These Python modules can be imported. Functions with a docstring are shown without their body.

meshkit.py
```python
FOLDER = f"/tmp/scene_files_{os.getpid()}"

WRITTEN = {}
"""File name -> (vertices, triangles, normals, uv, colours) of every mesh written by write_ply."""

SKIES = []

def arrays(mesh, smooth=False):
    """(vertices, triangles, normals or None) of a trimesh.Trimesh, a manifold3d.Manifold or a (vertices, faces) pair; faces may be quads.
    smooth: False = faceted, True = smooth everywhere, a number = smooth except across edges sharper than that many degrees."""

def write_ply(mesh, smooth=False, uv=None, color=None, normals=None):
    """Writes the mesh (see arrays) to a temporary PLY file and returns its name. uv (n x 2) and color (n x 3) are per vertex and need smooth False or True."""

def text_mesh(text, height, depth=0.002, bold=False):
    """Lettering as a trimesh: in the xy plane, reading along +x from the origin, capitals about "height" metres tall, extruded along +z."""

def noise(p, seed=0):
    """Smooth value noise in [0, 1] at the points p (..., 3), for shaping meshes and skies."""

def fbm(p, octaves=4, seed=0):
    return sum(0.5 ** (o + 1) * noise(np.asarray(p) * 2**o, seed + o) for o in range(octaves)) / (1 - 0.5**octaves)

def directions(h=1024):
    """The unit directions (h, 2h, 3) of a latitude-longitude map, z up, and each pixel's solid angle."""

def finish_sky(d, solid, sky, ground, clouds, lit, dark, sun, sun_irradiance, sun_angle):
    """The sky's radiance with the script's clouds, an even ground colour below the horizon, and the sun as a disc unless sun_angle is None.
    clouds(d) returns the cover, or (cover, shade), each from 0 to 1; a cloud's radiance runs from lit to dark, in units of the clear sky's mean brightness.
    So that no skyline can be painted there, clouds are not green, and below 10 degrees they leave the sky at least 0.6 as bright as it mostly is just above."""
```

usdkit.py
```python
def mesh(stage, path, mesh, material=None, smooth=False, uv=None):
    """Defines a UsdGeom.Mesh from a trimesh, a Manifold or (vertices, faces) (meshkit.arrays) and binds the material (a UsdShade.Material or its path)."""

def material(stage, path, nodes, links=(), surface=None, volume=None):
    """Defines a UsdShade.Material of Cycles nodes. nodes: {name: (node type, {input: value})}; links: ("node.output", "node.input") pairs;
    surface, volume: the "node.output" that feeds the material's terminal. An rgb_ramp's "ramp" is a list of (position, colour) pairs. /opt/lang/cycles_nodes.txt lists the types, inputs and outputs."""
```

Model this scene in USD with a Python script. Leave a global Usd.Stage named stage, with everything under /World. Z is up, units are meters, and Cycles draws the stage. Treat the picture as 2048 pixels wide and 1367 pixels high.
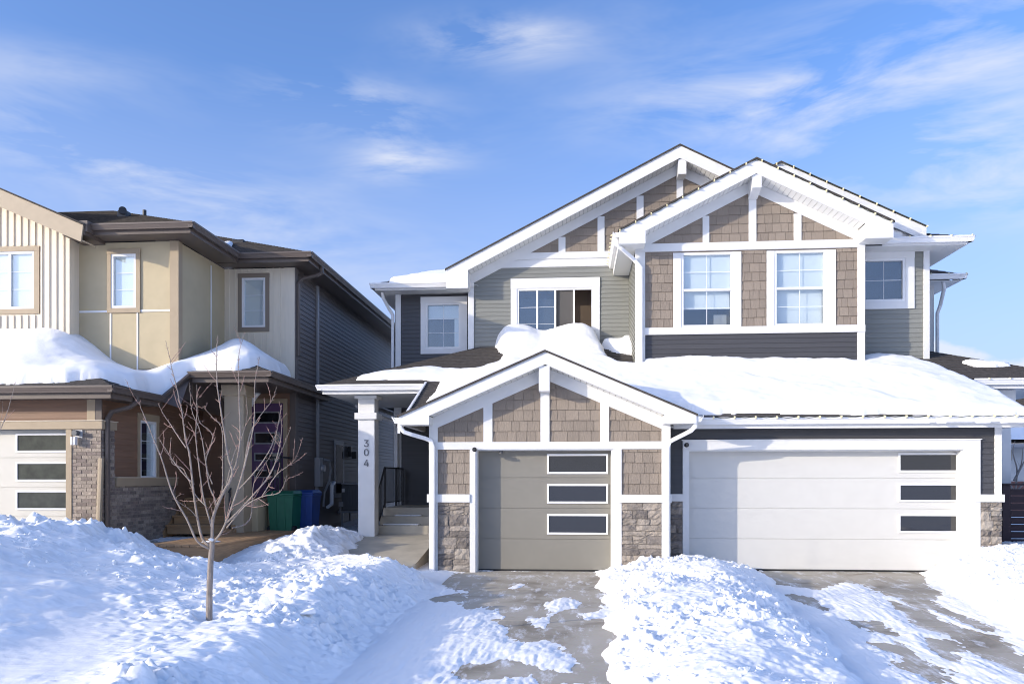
import math, random
import numpy as np, trimesh, shapely
from shapely.geometry import Polygon, box as sbox, MultiPolygon
from shapely.ops import unary_union
from pxr import Usd, UsdGeom, UsdLux, UsdShade, Gf, Sdf
import usdkit, meshkit

stage = Usd.Stage.CreateInMemory()
UsdGeom.SetStageUpAxis(stage, 'Z')
UsdGeom.Xform.Define(stage, '/World')
stage.SetDefaultPrim(stage.GetPrimAtPath('/World'))

# ---------------------------------------------------------------- camera, sky, sun, exposure
FPX, HOR, VPX = 1600.0, 958.0, 1150.0          # focal length, horizon and facade vanishing point in pixels of a 2048 px wide picture
TH = math.atan((VPX - 1024) / FPX)             # the camera is turned slightly left of the facades' normal
T = math.tan(TH); CH = 1.65                    # eye height
EXPOSURE = 1.18
SUN_AZ, SUN_EL = math.radians(61.5), math.radians(12.3)
SUN_I, SKY_S = 0.50, 0.15
cam = UsdGeom.Camera.Define(stage, '/World/camera')
cam.CreateHorizontalApertureAttr(36.0); cam.CreateVerticalApertureAttr(24.0)
cam.CreateFocalLengthAttr(36.0 * FPX / 2048)
cam.CreateVerticalApertureOffsetAttr(36.0 * (HOR - 683.5) / 2048)
cam.CreateClippingRangeAttr(Gf.Vec2f(0.1, 5000))
cam.CreateExposureAttr(EXPOSURE)
cam.AddTranslateOp().Set(Gf.Vec3d(0, 0, CH))
cam.AddRotateXYZOp().Set(Gf.Vec3f(90, 0, math.degrees(TH)))

to_sun = np.array([-math.sin(SUN_AZ) * math.cos(SUN_EL), -math.cos(SUN_AZ) * math.cos(SUN_EL), math.sin(SUN_EL)])
sun = UsdLux.DistantLight.Define(stage, '/World/sun')
sun.CreateIntensityAttr(SUN_I); sun.CreateNormalizeAttr(True) if hasattr(sun, 'CreateNormalizeAttr') else None
sun.CreateAngleAttr(0.5); sun.CreateColorAttr(Gf.Vec3f(1.0, 0.88, 0.70))
sun.AddRotateXYZOp().Set(Gf.Vec3f(math.degrees(math.pi / 2 - SUN_EL), 0, math.degrees(math.atan2(to_sun[0], -to_sun[1]))))

def pix_dir(u, v):
    a, b = (u - 1024) / FPX, (HOR - v) / FPX
    d = np.array([a * math.cos(TH) - math.sin(TH), a * math.sin(TH) + math.cos(TH), b])
    return d / np.linalg.norm(d)

# clouds: wisps at chosen directions of the sky, broken up by stretched noise
N, L = {}, []
N['tc'] = ('texture_coordinate', {})
N['sky'] = ('sky_texture', {'sky_type': 'single_scattering', 'sun_disc': False, 'sun_elevation': SUN_EL, 'sun_rotation': math.atan2(to_sun[0], to_sun[1]), 'altitude': 300.0, 'air_density': 0.9, 'aerosol_density': 3.2, 'ozone_density': 3.6})
WISPS = [  # u, v, half width, half height (px), tilt, strength
    (985, 78, 130, 34, 0.0, 1.0), (690, 222, 150, 50, -0.12, 0.9), (810, 325, 120, 30, 0.12, 0.75), (790, 300, 40, 60, 0.5, 0.5),
    (1500, 205, 260, 60, 0.05, 0.55), (1800, 120, 420, 110, 0.25, 0.36), (1960, 60, 260, 90, 0.2, 0.36), (1900, 290, 330, 80, 0.2, 0.62), (2000, 380, 260, 70, -0.1, 0.55),
    (130, 290, 340, 42, -0.42, 0.45), (380, 390, 380, 70, -0.3, 0.32), (80, 140, 200, 45, -0.1, 0.32), (600, 490, 420, 90, -0.25, 0.28), (1250, 60, 300, 60, 0.3, 0.12)]
last = None
for i, (u, v, w, h, tilt, s) in enumerate(WISPS):
    d = pix_dir(u, v); e1 = pix_dir(u + 50, v) - pix_dir(u - 50, v); e1 /= np.linalg.norm(e1); e2 = np.cross(e1, d); e2 *= np.sign(e2[2])
    c, sn = math.cos(tilt), math.sin(tilt); f1 = c * e1 + sn * e2; f2 = -sn * e1 + c * e2
    kw, kh = FPX / w, FPX / h
    N[f'x{i}'] = ('vector_math', {'math_type': 'dot_product', 'vector2': f1 * kw}); N[f'y{i}'] = ('vector_math', {'math_type': 'dot_product', 'vector2': f2 * kh})
    N[f'xx{i}'] = ('math', {'math_type': 'multiply'}); N[f'yy{i}'] = ('math', {'math_type': 'multiply_add'})
    N[f'g{i}'] = ('math', {'math_type': 'power', 'value1': 2.718}); N[f'n{i}'] = ('math', {'math_type': 'multiply', 'value2': -1.1})
    N[f'fr{i}'] = ('vector_math', {'math_type': 'dot_product', 'vector2': d}); N[f'pos{i}'] = ('math', {'math_type': 'greater_than', 'value2': 0.2}); N[f's{i}'] = ('math', {'math_type': 'multiply', 'value2': s}); N[f'm{i}'] = ('math', {'math_type': 'multiply'})
    L += [('tc.generated', f'x{i}.vector1'), ('tc.generated', f'y{i}.vector1'), (f'x{i}.value', f'xx{i}.value1'), (f'x{i}.value', f'xx{i}.value2'), (f'y{i}.value', f'yy{i}.value1'), (f'y{i}.value', f'yy{i}.value2'), (f'xx{i}.value', f'yy{i}.value3'),
          (f'yy{i}.value', f'n{i}.value1'), (f'n{i}.value', f'g{i}.value2'), ('tc.generated', f'fr{i}.vector1'), (f'fr{i}.value', f'pos{i}.value1'), (f'g{i}.value', f's{i}.value1'), (f's{i}.value', f'm{i}.value1'), (f'pos{i}.value', f'm{i}.value2')]
    if last is None: last = f'm{i}.value'
    else:
        N[f'a{i}'] = ('math', {'math_type': 'add'}); L += [(last, f'a{i}.value1'), (f'm{i}.value', f'a{i}.value2')]; last = f'a{i}.value'
N['map1'] = ('mapping', {'scale': (2.4, 2.4, 9.5), 'rotation': (0, 0.30, 0)}); N['no1'] = ('noise_texture', {'scale': 2.1, 'detail': 12.0, 'roughness': 0.58, 'distortion': 0.35})
N['r1'] = ('map_range', {'from_min': 0.42, 'from_max': 0.68, 'to_min': 0.0, 'to_max': 1.0, 'clamp': True})
N['cov'] = ('math', {'math_type': 'multiply'}); N['base'] = ('math', {'math_type': 'multiply_add', 'value2': 0.0}); N['covc'] = ('clamp', {'min': 0.0, 'max': 0.85})
L += [('tc.generated', 'map1.vector'), ('map1.vector', 'no1.vector'), ('no1.fac', 'r1.value'), ('r1.result', 'cov.value1'), (last, 'cov.value2'), ('r1.result', 'base.value1'), ('cov.value', 'base.value3'), ('base.value', 'covc.value')]
# low cumulus banks all round the horizon
N['sep'] = ('separate_xyz', {}); N['map2'] = ('mapping', {'scale': (6, 6, 10)}); N['no2'] = ('noise_texture', {'scale': 1.0, 'detail': 7.0, 'roughness': 0.55})
N['hz'] = ('map_range', {'from_min': 0.05, 'from_max': 0.28, 'to_min': 0.20, 'to_max': -0.28, 'clamp': False}); N['cu'] = ('math', {'math_type': 'add'}); N['cu2'] = ('map_range', {'from_min': 0.52, 'from_max': 0.58, 'to_min': 0.0, 'to_max': 0.75, 'clamp': True}); N['mx'] = ('math', {'math_type': 'maximum'})
L += [('tc.generated', 'sep.vector'), ('tc.generated', 'map2.vector'), ('map2.vector', 'no2.vector'), ('sep.z', 'hz.value'), ('hz.result', 'cu.value1'), ('no2.fac', 'cu.value2'), ('cu.value', 'cu2.value'), ('cu2.result', 'mx.value1'), ('covc.result', 'mx.value2')]
CLOUD = (2.5, 2.6, 2.9)
N['tint'] = ('mix_color', {'blend_type': 'multiply', 'fac': 1.0, 'b': (0.92, 0.95, 1.11), 'use_clamp': False, 'use_clamp_result': False})
N['mix'] = ('mix_color', {'blend_type': 'mix', 'b': CLOUD, 'use_clamp_result': False}); N['bg'] = ('background_shader', {'strength': SKY_S})
N['hzf'] = ('map_range', {'from_min': 0.0, 'from_max': 0.44, 'to_min': 0.8, 'to_max': 0.0, 'clamp': True}); N['hmix'] = ('mix_color', {'blend_type': 'mix', 'b': (1.75, 1.92, 2.65), 'use_clamp_result': False})
L += [('sep.z', 'hzf.value'), ('hzf.result', 'hmix.fac'), ('tint.result', 'hmix.a')]
L += [('sky.color', 'tint.a'), ('hmix.result', 'mix.a'), ('mx.value', 'mix.fac'), ('mix.result', 'bg.color')]
UsdGeom.Scope.Define(stage, '/World/Looks')
skym = usdkit.material(stage, '/World/Looks/sky_look', N, L, surface='bg.background')
dome = UsdLux.DomeLight.Define(stage, '/World/sky'); dome.CreateIntensityAttr(1.0)
UsdShade.MaterialBindingAPI.Apply(dome.GetPrim()).Bind(skym)
dome.GetPrim().SetCustomDataByKey('kind', 'structure')

# ---------------------------------------------------------------- helpers
def X(u, Y):
    a = (u - 1024) / FPX
    return Y * (a - T) / (1 + a * T)
def Z(v, Y, u):
    x = X(u, Y)
    return CH + (HOR - v) / FPX * (Y * math.cos(TH) - x * math.sin(TH))
def rz(v0, v1, Y, u): return Z(v1, Y, u), Z(v0, Y, u)

taken, ORIG = {}, {}
def path_for(name, parent):
    base = parent or '/World'
    k = (base, name); n = taken.get(k, 0); taken[k] = n + 1
    return f'{base}/{name}' + (f'_{n:03d}' if n else '')
def meta(path, label=None, cat=None, group=None, kind=None):
    p = stage.GetPrimAtPath(path)
    for k, v in (('label', label), ('category', cat), ('group', group), ('kind', kind)):
        if v: p.SetCustomDataByKey(k, v)
def thing(name, loc, label=None, cat=None, group=None, kind=None):
    p = path_for(name, None); x = UsdGeom.Xform.Define(stage, p); x.AddTranslateOp().Set(Gf.Vec3d(*map(float, loc)))
    ORIG[p] = np.array(loc, float); meta(p, label, cat, group, kind); return p
def obj(name, m, mat, parent=None, smooth=False, label=None, cat=None, group=None, kind=None):
    if isinstance(m, (list, tuple)) and len(m) and not isinstance(m[0], np.ndarray): m = join(m)
    v, f = (np.asarray(m.vertices), np.asarray(m.faces)) if hasattr(m, 'vertices') else m
    p = path_for(name, parent); o = np.zeros(3)
    if parent:
        root = '/'.join(parent.split('/')[:3]); o = ORIG.get(root, o)
    if parent is None and kind != 'structure':
        b = np.asarray(v); o = np.array([(b[:, 0].min() + b[:, 0].max()) / 2, (b[:, 1].min() + b[:, 1].max()) / 2, b[:, 2].min()])
        ORIG[p] = o
        g = usdkit.mesh(stage, p, trimesh.Trimesh(np.asarray(v) - o, f, process=False), MATS[mat], smooth); g.AddTranslateOp().Set(Gf.Vec3d(*o))
    else:
        usdkit.mesh(stage, p, trimesh.Trimesh(np.asarray(v) - o, f, process=False), MATS[mat], smooth)
    meta(p, label, cat, group, kind); return p
def join(ms):
    return trimesh.util.concatenate([m if hasattr(m, 'vertices') else trimesh.Trimesh(*m, process=False) for m in ms])
def bx(x0, x1, y0, y1, z0, z1):
    m = trimesh.creation.box([abs(x1 - x0), abs(y1 - y0), abs(z1 - z0)]); m.apply_translation([(x0 + x1) / 2, (y0 + y1) / 2, (z0 + z1) / 2]); return m
def cbx(x0, x1, y0, y1, z0, z1, c=0.01):
    pts = []
    for sx in (0, 1):
        for sy in (0, 1):
            for sz in (0, 1):
                p = np.array([(x0, x1)[sx], (y0, y1)[sy], (z0, z1)[sz]]); d = np.array([c if s == 0 else -c for s in (sx, sy, sz)])
                for k in range(3):
                    q = p + d; q[k] = p[k]; pts.append(q)
    return trimesh.convex.convex_hull(np.array(pts))
class Fr:
    def __init__(s, o, u, v):
        s.o = np.array(o, float); s.u = np.array(u, float); s.v = np.array(v, float); s.u /= np.linalg.norm(s.u); s.v /= np.linalg.norm(s.v); s.n = np.cross(s.u, s.v)
        s.R = np.stack([s.u, s.v, s.n])
    def __call__(s, p): return s.o + np.asarray(p) @ s.R
def front(Y): return Fr((0, Y, 0), (1, 0, 0), (0, 0, 1))                 # local u = X, v = Z, outwards = -Y
def right(Xp): return Fr((Xp, 0, 0), (0, 1, 0), (0, 0, 1))              # local u = Y, outwards = +X
def left(Xp): return Fr((Xp, 0, 0), (0, -1, 0), (0, 0, 1))              # local u = -Y, outwards = -X
def polys(g): return [p for p in getattr(g, 'geoms', [g]) if p.geom_type == 'Polygon' and p.area > 1e-5]
def plate(fr, poly, n0, n1):
    out = []
    for p in polys(poly):
        m = trimesh.creation.extrude_polygon(p, 1.0, engine='earcut'); v = np.array(m.vertices); v[:, 2] = n0 + (n1 - n0) * v[:, 2]
        out.append(trimesh.Trimesh(fr(v), m.faces, process=False))
    return join(out)
def rect(fr, u0, u1, v0, v1, n0, n1): return plate(fr, sbox(min(u0, u1), min(v0, v1), max(u0, u1), max(v0, v1)), n0, n1)
def wedge(fr, p, v0, h, tb, tt, n0=0.0):
    m = trimesh.creation.extrude_polygon(p, 1.0, engine='earcut'); v = np.array(m.vertices); t = (v[:, 1] - v0) / h
    v[:, 2] = n0 + v[:, 2] * (tb + (tt - tb) * t); return trimesh.Trimesh(fr(v), m.faces, process=False)
def laps(parent, fr, poly, h, mat, v0, t=0.016, name='siding_board', tt=0.003, together=False):
    a, b, c, d = poly.bounds; k = math.floor((b - v0) / h); out = []
    while v0 + k * h < d:
        z = v0 + k * h; k += 1
        for p in polys(poly.intersection(sbox(a - 1, z, c + 1, z + h))):
            if p.area < 0.002: continue
            m = wedge(fr, p, z, h, t, tt)
            out.append(m)
            if not together: obj(name, m, mat, parent)
    return out
def shakes(parent, fr, poly, h, mat, v0, rng, wmin=0.13, wmax=0.24, name='shake', gap=0.006):
    a, b, c, d = poly.bounds; k = math.floor((b - v0) / h)
    while v0 + k * h < d:
        z = v0 + k * h; k += 1; x = a - rng.uniform(0, 0.15)
        while x < c:
            w = rng.uniform(wmin, wmax); j = rng.uniform(-0.004, 0.004)
            for p in polys(poly.intersection(sbox(x + gap / 2, z + max(0, j), x + w - gap / 2, z + h))):
                if p.area > 0.0015: obj(name, wedge(fr, p, z, h, 0.022 + j, 0.006), mat, parent)
            x += w
def stones(parent, fr, u0, u1, v0, v1, mats, rng, hs=(0.09, 0.13, 0.17), ws=(0.16, 0.38), depth=0.05, name='stone'):
    v = v0
    while v < v1 - 0.03:
        h = min(rng.choice(hs), v1 - v)
        if v1 - v - h < 0.05: h = v1 - v
        x = u0
        while x < u1 - 0.01:
            w = rng.uniform(*ws); w = w if u1 - x - w > 0.1 else u1 - x
            parts = [(x, x + w, v, v + h)]
            if h > 0.14 and rng.random() < 0.45: s = v + h * rng.uniform(0.4, 0.6); parts = [(x, x + w, v, s), (x, x + w, s, v + h)]
            for (a, b, c, d) in parts:
                stone(parent, fr, a + 0.004, b - 0.004, c + 0.004, d - 0.004, depth, rng, rng.choice(mats), name)
            x += w
        v += h
def stone(parent, fr, a, b, c, d, depth, rng, mat, name):
    nx, ny = 5, 4; g = np.zeros((ny, nx, 3)); D = depth * rng.uniform(0.55, 1.0); seed = rng.randint(0, 9999)
    for j in range(ny):
        for i in range(nx):
            fx, fy = i / (nx - 1), j / (ny - 1); e = min(fx, 1 - fx, fy, 1 - fy)
            n = D * (0.72 if e < 0.01 else 1.0) + (rng.uniform(-0.011, 0.011))
            jit = 0.006 if 0 < i < nx - 1 and 0 < j < ny - 1 else 0.003
            g[j, i] = (a + (b - a) * fx + rng.uniform(-jit, jit), c + (d - c) * fy + rng.uniform(-jit, jit), max(0.01, n))
    top = g.reshape(-1, 3); rim = [j * nx + i for (j, i) in [(0, i) for i in range(nx)] + [(j, nx - 1) for j in range(1, ny)] + [(ny - 1, i) for i in range(nx - 2, -1, -1)] + [(j, 0) for j in range(ny - 2, 0, -1)]]
    base = top[rim].copy(); base[:, 2] = 0; v = np.vstack([top, base]); f = []
    for j in range(ny - 1):
        for i in range(nx - 1):
            q = j * nx + i; f += [(q, q + 1, q + nx + 1), (q, q + nx + 1, q + nx)]
    k, o = len(rim), len(top)
    for i in range(k):
        p, q = rim[i], rim[(i + 1) % k]; f += [(p, o + i, o + (i + 1) % k), (p, o + (i + 1) % k, q)]
    obj(name, trimesh.Trimesh(fr(v), np.array(f), process=False), mat, parent)
def sweep(path, r, sides=8, flat=None):
    """A tube along a polyline with mitred corners. flat: (half width, half depth) gives a rectangular section with rounded corners."""
    p = np.asarray(path, float); n = len(p); t = np.zeros_like(p)
    seg = np.diff(p, axis=0); seg /= np.linalg.norm(seg, axis=1, keepdims=True) + 1e-12
    t[0], t[-1] = seg[0], seg[-1]
    if n > 2: t[1:-1] = seg[:-1] + seg[1:]
    t /= np.linalg.norm(t, axis=1, keepdims=True) + 1e-12
    ref = np.array([0, 1.0, 0]) if flat is not None or abs(t[0][1]) < 0.9 else np.array([1.0, 0, 0])
    ang = np.arange(sides) * 2 * np.pi / sides + np.pi / sides; vs = []
    rr = np.broadcast_to(r, (n,))
    for i in range(n):
        a = np.cross(t[i], ref)
        if np.linalg.norm(a) < 0.05: a = np.cross(t[i], [1.0, 0, 0.01])
        a /= np.linalg.norm(a); b = np.cross(t[i], a)
        if 0 < i < n - 1: k = 1 / max(0.6, float(np.dot(seg[i], t[i])))
        else: k = 1
        if flat is None: c = rr[i] * (np.cos(ang)[:, None] * a * k + np.sin(ang)[:, None] * b)
        else:
            ca, sa = np.cos(ang), np.sin(ang); c = (np.sign(ca) * np.abs(ca) ** 0.45)[:, None] * a * flat[0] * k + (np.sign(sa) * np.abs(sa) ** 0.45)[:, None] * b * flat[1]
        vs.append(p[i] + c)
    v = np.vstack(vs); f = []
    for i in range(n - 1):
        for j in range(sides):
            a, b = i * sides + j, i * sides + (j + 1) % sides; f += [(a, b, b + sides), (a, b + sides, a + sides)]
    for j in range(1, sides - 1): f += [(0, j + 1, j), ((n - 1) * sides, (n - 1) * sides + j, (n - 1) * sides + j + 1)]
    return trimesh.Trimesh(v, np.array(f), process=False)
def prism(section, p0, p1, out):
    """A section (across, up) carried from p0 to p1; across points along out."""
    p0, p1, out = np.array(p0, float), np.array(p1, float), np.array(out, float); up = np.array([0, 0, 1.0])
    s = np.array(section); k = len(s); v = np.vstack([p0 + s[:, :1] * out + s[:, 1:] * up, p1 + s[:, :1] * out + s[:, 1:] * up])
    tri = trimesh.creation.triangulate_polygon(Polygon(section), engine='earcut')[1] if False else [(0, i, i + 1) for i in range(1, k - 1)]
    f = [(a, b, c) for a, b, c in tri] + [(a + k, c + k, b + k) for a, b, c in tri]
    for i in range(k): j = (i + 1) % k; f += [(i, i + k, j + k), (i, j + k, j)]
    m = trimesh.Trimesh(v, np.array(f), process=False); trimesh.repair.fix_normals(m); return m
GUT = [(0, 0), (0.08, 0), (0.085, 0.02), (0.105, 0.06), (0.11, 0.075), (0.125, 0.085), (0.125, 0.12), (0.118, 0.12), (0.112, 0.10), (0, 0.10)]
def gutter(parent, p0, p1, out, mat, name='gutter'): return obj(name, prism(GUT, p0, p1, out), mat, parent)
def hip(rect4, z, pitch, th=0.04):
    """Rectangular hip roof surface: footprint x0,x1,y0,y1."""
    x0, x1, y0, y1 = rect4; w, d = x1 - x0, y1 - y0; r = min(w, d) / 2; h = z + r * pitch
    a, b = ((x0 + r, (y0 + y1) / 2), (x1 - r, (y0 + y1) / 2)) if w >= d else (((x0 + x1) / 2, y0 + r), ((x0 + x1) / 2, y1 - r))
    c = [(x0, y0, z), (x1, y0, z), (x1, y1, z), (x0, y1, z)]; A, B = (*a, h), (*b, h)
    return (c, A, B, w >= d)

# ---------------------------------------------------------------- materials
MATS = {}
def pm(name, col, rough=0.6, var=0.0, noise=0.0, nscale=8.0, bump=0.0, bscale=40.0, stretch=(1, 1, 1), spec=0.5, extra=None, metallic=0.0, bdist=0.01, ndet=5.0):
    n = {'p': ('principled_bsdf', {'roughness': rough, 'specular_ior_level': spec, 'base_color': col, 'metallic': metallic})}; l = []
    n['geo'] = ('geometry', {}); n['mp'] = ('mapping', {'scale': stretch}); l += [('geo.position', 'mp.vector')]
    src = None
    if noise:
        n['no'] = ('noise_texture', {'scale': nscale, 'detail': ndet, 'roughness': 0.6}); l += [('mp.vector', 'no.vector')]
        lo, hi = [max(0, c * (1 - noise)) for c in col], [c * (1 + noise) for c in col]
        n['rp'] = ('rgb_ramp', {'ramp': [(0.25, lo), (0.75, hi)]}); l += [('no.fac', 'rp.fac')]; src = 'rp.color'
    if var:
        n['oi'] = ('object_info', {}); n['mr'] = ('map_range', {'from_min': 0.0, 'from_max': 1.0, 'to_min': 1 - var, 'to_max': 1 + var}); n['hv'] = ('hsv', {'color': col}); l += [('oi.random', 'mr.value'), ('mr.result', 'hv.value')]
        if src: l += [(src, 'hv.color')]
        src = 'hv.color'
    if src: l += [(src, 'p.base_color')]
    if bump:
        n['bn'] = ('noise_texture', {'scale': bscale, 'detail': 4.0}); n['bu'] = ('bump', {'strength': bump, 'distance': bdist}); l += [('mp.vector', 'bn.vector'), ('bn.fac', 'bu.height'), ('bu.normal', 'p.normal')]
    if extra: extra(n, l)
    MATS[name] = usdkit.material(stage, f'/World/Looks/{name}', n, l, surface='p.BSDF')
pm('white_trim', (0.71, 0.71, 0.70), 0.45, noise=0.05, nscale=3, bump=0.05, bscale=30)
pm('white_metal', (0.76, 0.76, 0.76), 0.35, noise=0.03, nscale=3)
pm('soffit_white', (0.72, 0.72, 0.70), 0.5)
pm('charcoal_siding', (0.058, 0.057, 0.060), 0.5, var=0.07, noise=0.10, nscale=3, bump=0.10, bscale=60, stretch=(0.25, 1, 5))
pm('grey_siding', (0.225, 0.228, 0.205), 0.5, var=0.05, noise=0.05, nscale=3, bump=0.10, bscale=60, stretch=(0.25, 1, 5))
pm('shake_tan', (0.25, 0.204, 0.160), 0.6, var=0.10, noise=0.10, nscale=14, bump=0.6, bscale=26, stretch=(6, 6, 0.35), bdist=0.012)
pm('stone_a', (0.29, 0.25, 0.21), 0.85, var=0.18, noise=0.35, nscale=9, bump=0.8, bscale=28, bdist=0.02)
pm('stone_b', (0.19, 0.165, 0.145), 0.85, var=0.18, noise=0.35, nscale=9, bump=0.8, bscale=28, bdist=0.02)
pm('stone_c', (0.33, 0.29, 0.245), 0.85, var=0.12, noise=0.3, nscale=9, bump=0.8, bscale=28, bdist=0.02)
pm('mortar', (0.24, 0.22, 0.20), 0.9, noise=0.2, nscale=20, bump=0.5)
pm('grey_door', (0.218, 0.206, 0.175), 0.5, noise=0.03, nscale=4, bump=0.08, bscale=150)
pm('white_door', (0.60, 0.59, 0.555), 0.5, noise=0.02, nscale=4, bump=0.06, bscale=150)
pm('cream_door', (0.56, 0.535, 0.47), 0.5, noise=0.02, nscale=4, bump=0.06, bscale=150)
pm('seal_black', (0.02, 0.02, 0.02), 0.7)
pm('glass_dark', (0.012, 0.013, 0.016), 0.03, spec=0.95)
pm('glass_green', (0.055, 0.058, 0.045), 0.08, noise=0.35, nscale=5)
pm('room', (0.20, 0.175, 0.14), 0.9, noise=0.15, nscale=2)
pm('brown_trim', (0.23, 0.185, 0.14), 0.6)
pm('room_brown', (0.17, 0.12, 0.085), 0.9)
pm('room_dark', (0.05, 0.055, 0.065), 0.9)
pm('blind', (0.78, 0.79, 0.78), 0.7, bump=0.1, bscale=20)
pm('muntin', (0.75, 0.77, 0.80), 0.5)
pm('screen', (0.085, 0.08, 0.075), 0.8)
pm('shingle', (0.060, 0.052, 0.046), 0.9, noise=0.45, nscale=11, bump=0.8, bscale=90, bdist=0.01, ndet=8)
pm('concrete_step', (0.43, 0.39, 0.315), 0.85, noise=0.15, nscale=3, bump=0.25, bscale=70)
pm('black_metal', (0.02, 0.02, 0.022), 0.45)
pm('number_grey', (0.13, 0.13, 0.135), 0.4, metallic=0.5)
# neighbour
pm('cream_batten', (0.70, 0.62, 0.49), 0.6, var=0.03, noise=0.05, nscale=6, stretch=(4, 4, 0.4), bump=0.1, bscale=40)
pm('stucco', (0.49, 0.41, 0.265), 0.9, noise=0.06, nscale=3, bump=0.35, bscale=160, bdist=0.004)
pm('tan_trim', (0.36, 0.28, 0.185), 0.6, noise=0.06, nscale=4, bump=0.1, bscale=30)
pm('tan_fascia', (0.40, 0.32, 0.22), 0.6, noise=0.07, nscale=4, bump=0.1, bscale=30)
pm('brown_metal', (0.11, 0.085, 0.07), 0.45, noise=0.06, nscale=4)
pm('brown_siding', (0.205, 0.118, 0.073), 0.6, var=0.08, noise=0.12, nscale=4, stretch=(0.4, 0.4, 5), bump=0.15, bscale=40)
pm('dark_siding', (0.135, 0.116, 0.107), 0.55, var=0.05, noise=0.08, nscale=3, stretch=(1, 0.25, 5), bump=0.1, bscale=60)
pm('brick_a', (0.31, 0.255, 0.205), 0.9, var=0.18, noise=0.3, nscale=22, bump=0.6, bscale=60)
pm('brick_b', (0.215, 0.172, 0.145), 0.9, var=0.2, noise=0.3, nscale=22, bump=0.6, bscale=60)
pm('brick_mortar', (0.30, 0.265, 0.225), 0.9, noise=0.15, nscale=30, bump=0.4)
pm('purple_paint', (0.115, 0.055, 0.135), 0.45)
pm('wood', (0.36, 0.215, 0.105), 0.75, var=0.12, noise=0.25, nscale=7, stretch=(7, 0.6, 7), bump=0.3, bscale=30)
pm('wood_riser', (0.36, 0.215, 0.105), 0.75, var=0.10, noise=0.25, nscale=7, stretch=(0.6, 7, 7), bump=0.3, bscale=30)
pm('galvanised', (0.42, 0.42, 0.43), 0.45, metallic=0.4, noise=0.1, nscale=12)
pm('grey_paint', (0.30, 0.30, 0.31), 0.5)
pm('ac_grey', (0.11, 0.115, 0.12), 0.5)
pm('bin_green', (0.008, 0.115, 0.062), 0.45, noise=0.12, nscale=6, bump=0.15, bscale=50)
pm('bin_blue', (0.012, 0.05, 0.22), 0.45, noise=0.12, nscale=6, bump=0.15, bscale=50)
pm('rubber', (0.015, 0.015, 0.016), 0.8)
pm('bulb', (0.75, 0.68, 0.42), 0.25)
pm('wire', (0.03, 0.045, 0.03), 0.6)
pm('fence_plum', (0.040, 0.020, 0.024), 0.65, var=0.12, noise=0.2, nscale=6, stretch=(1, 1, 6))
pm('red_cloth', (0.45, 0.03, 0.03), 0.7)
pm('far_wall', (0.55, 0.54, 0.52), 0.8, noise=0.04, nscale=3)
pm('far_brick', (0.20, 0.10, 0.08), 0.9, noise=0.2, nscale=10)
pm('bark', (0.25, 0.21, 0.18), 0.85, noise=0.35, nscale=30, stretch=(1, 1, 0.4), bump=0.6, bscale=60, bdist=0.004)
pm('twig', (0.33, 0.205, 0.17), 0.8, noise=0.3, nscale=20)
pm('car_white', (0.75, 0.75, 0.76), 0.25)
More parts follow.
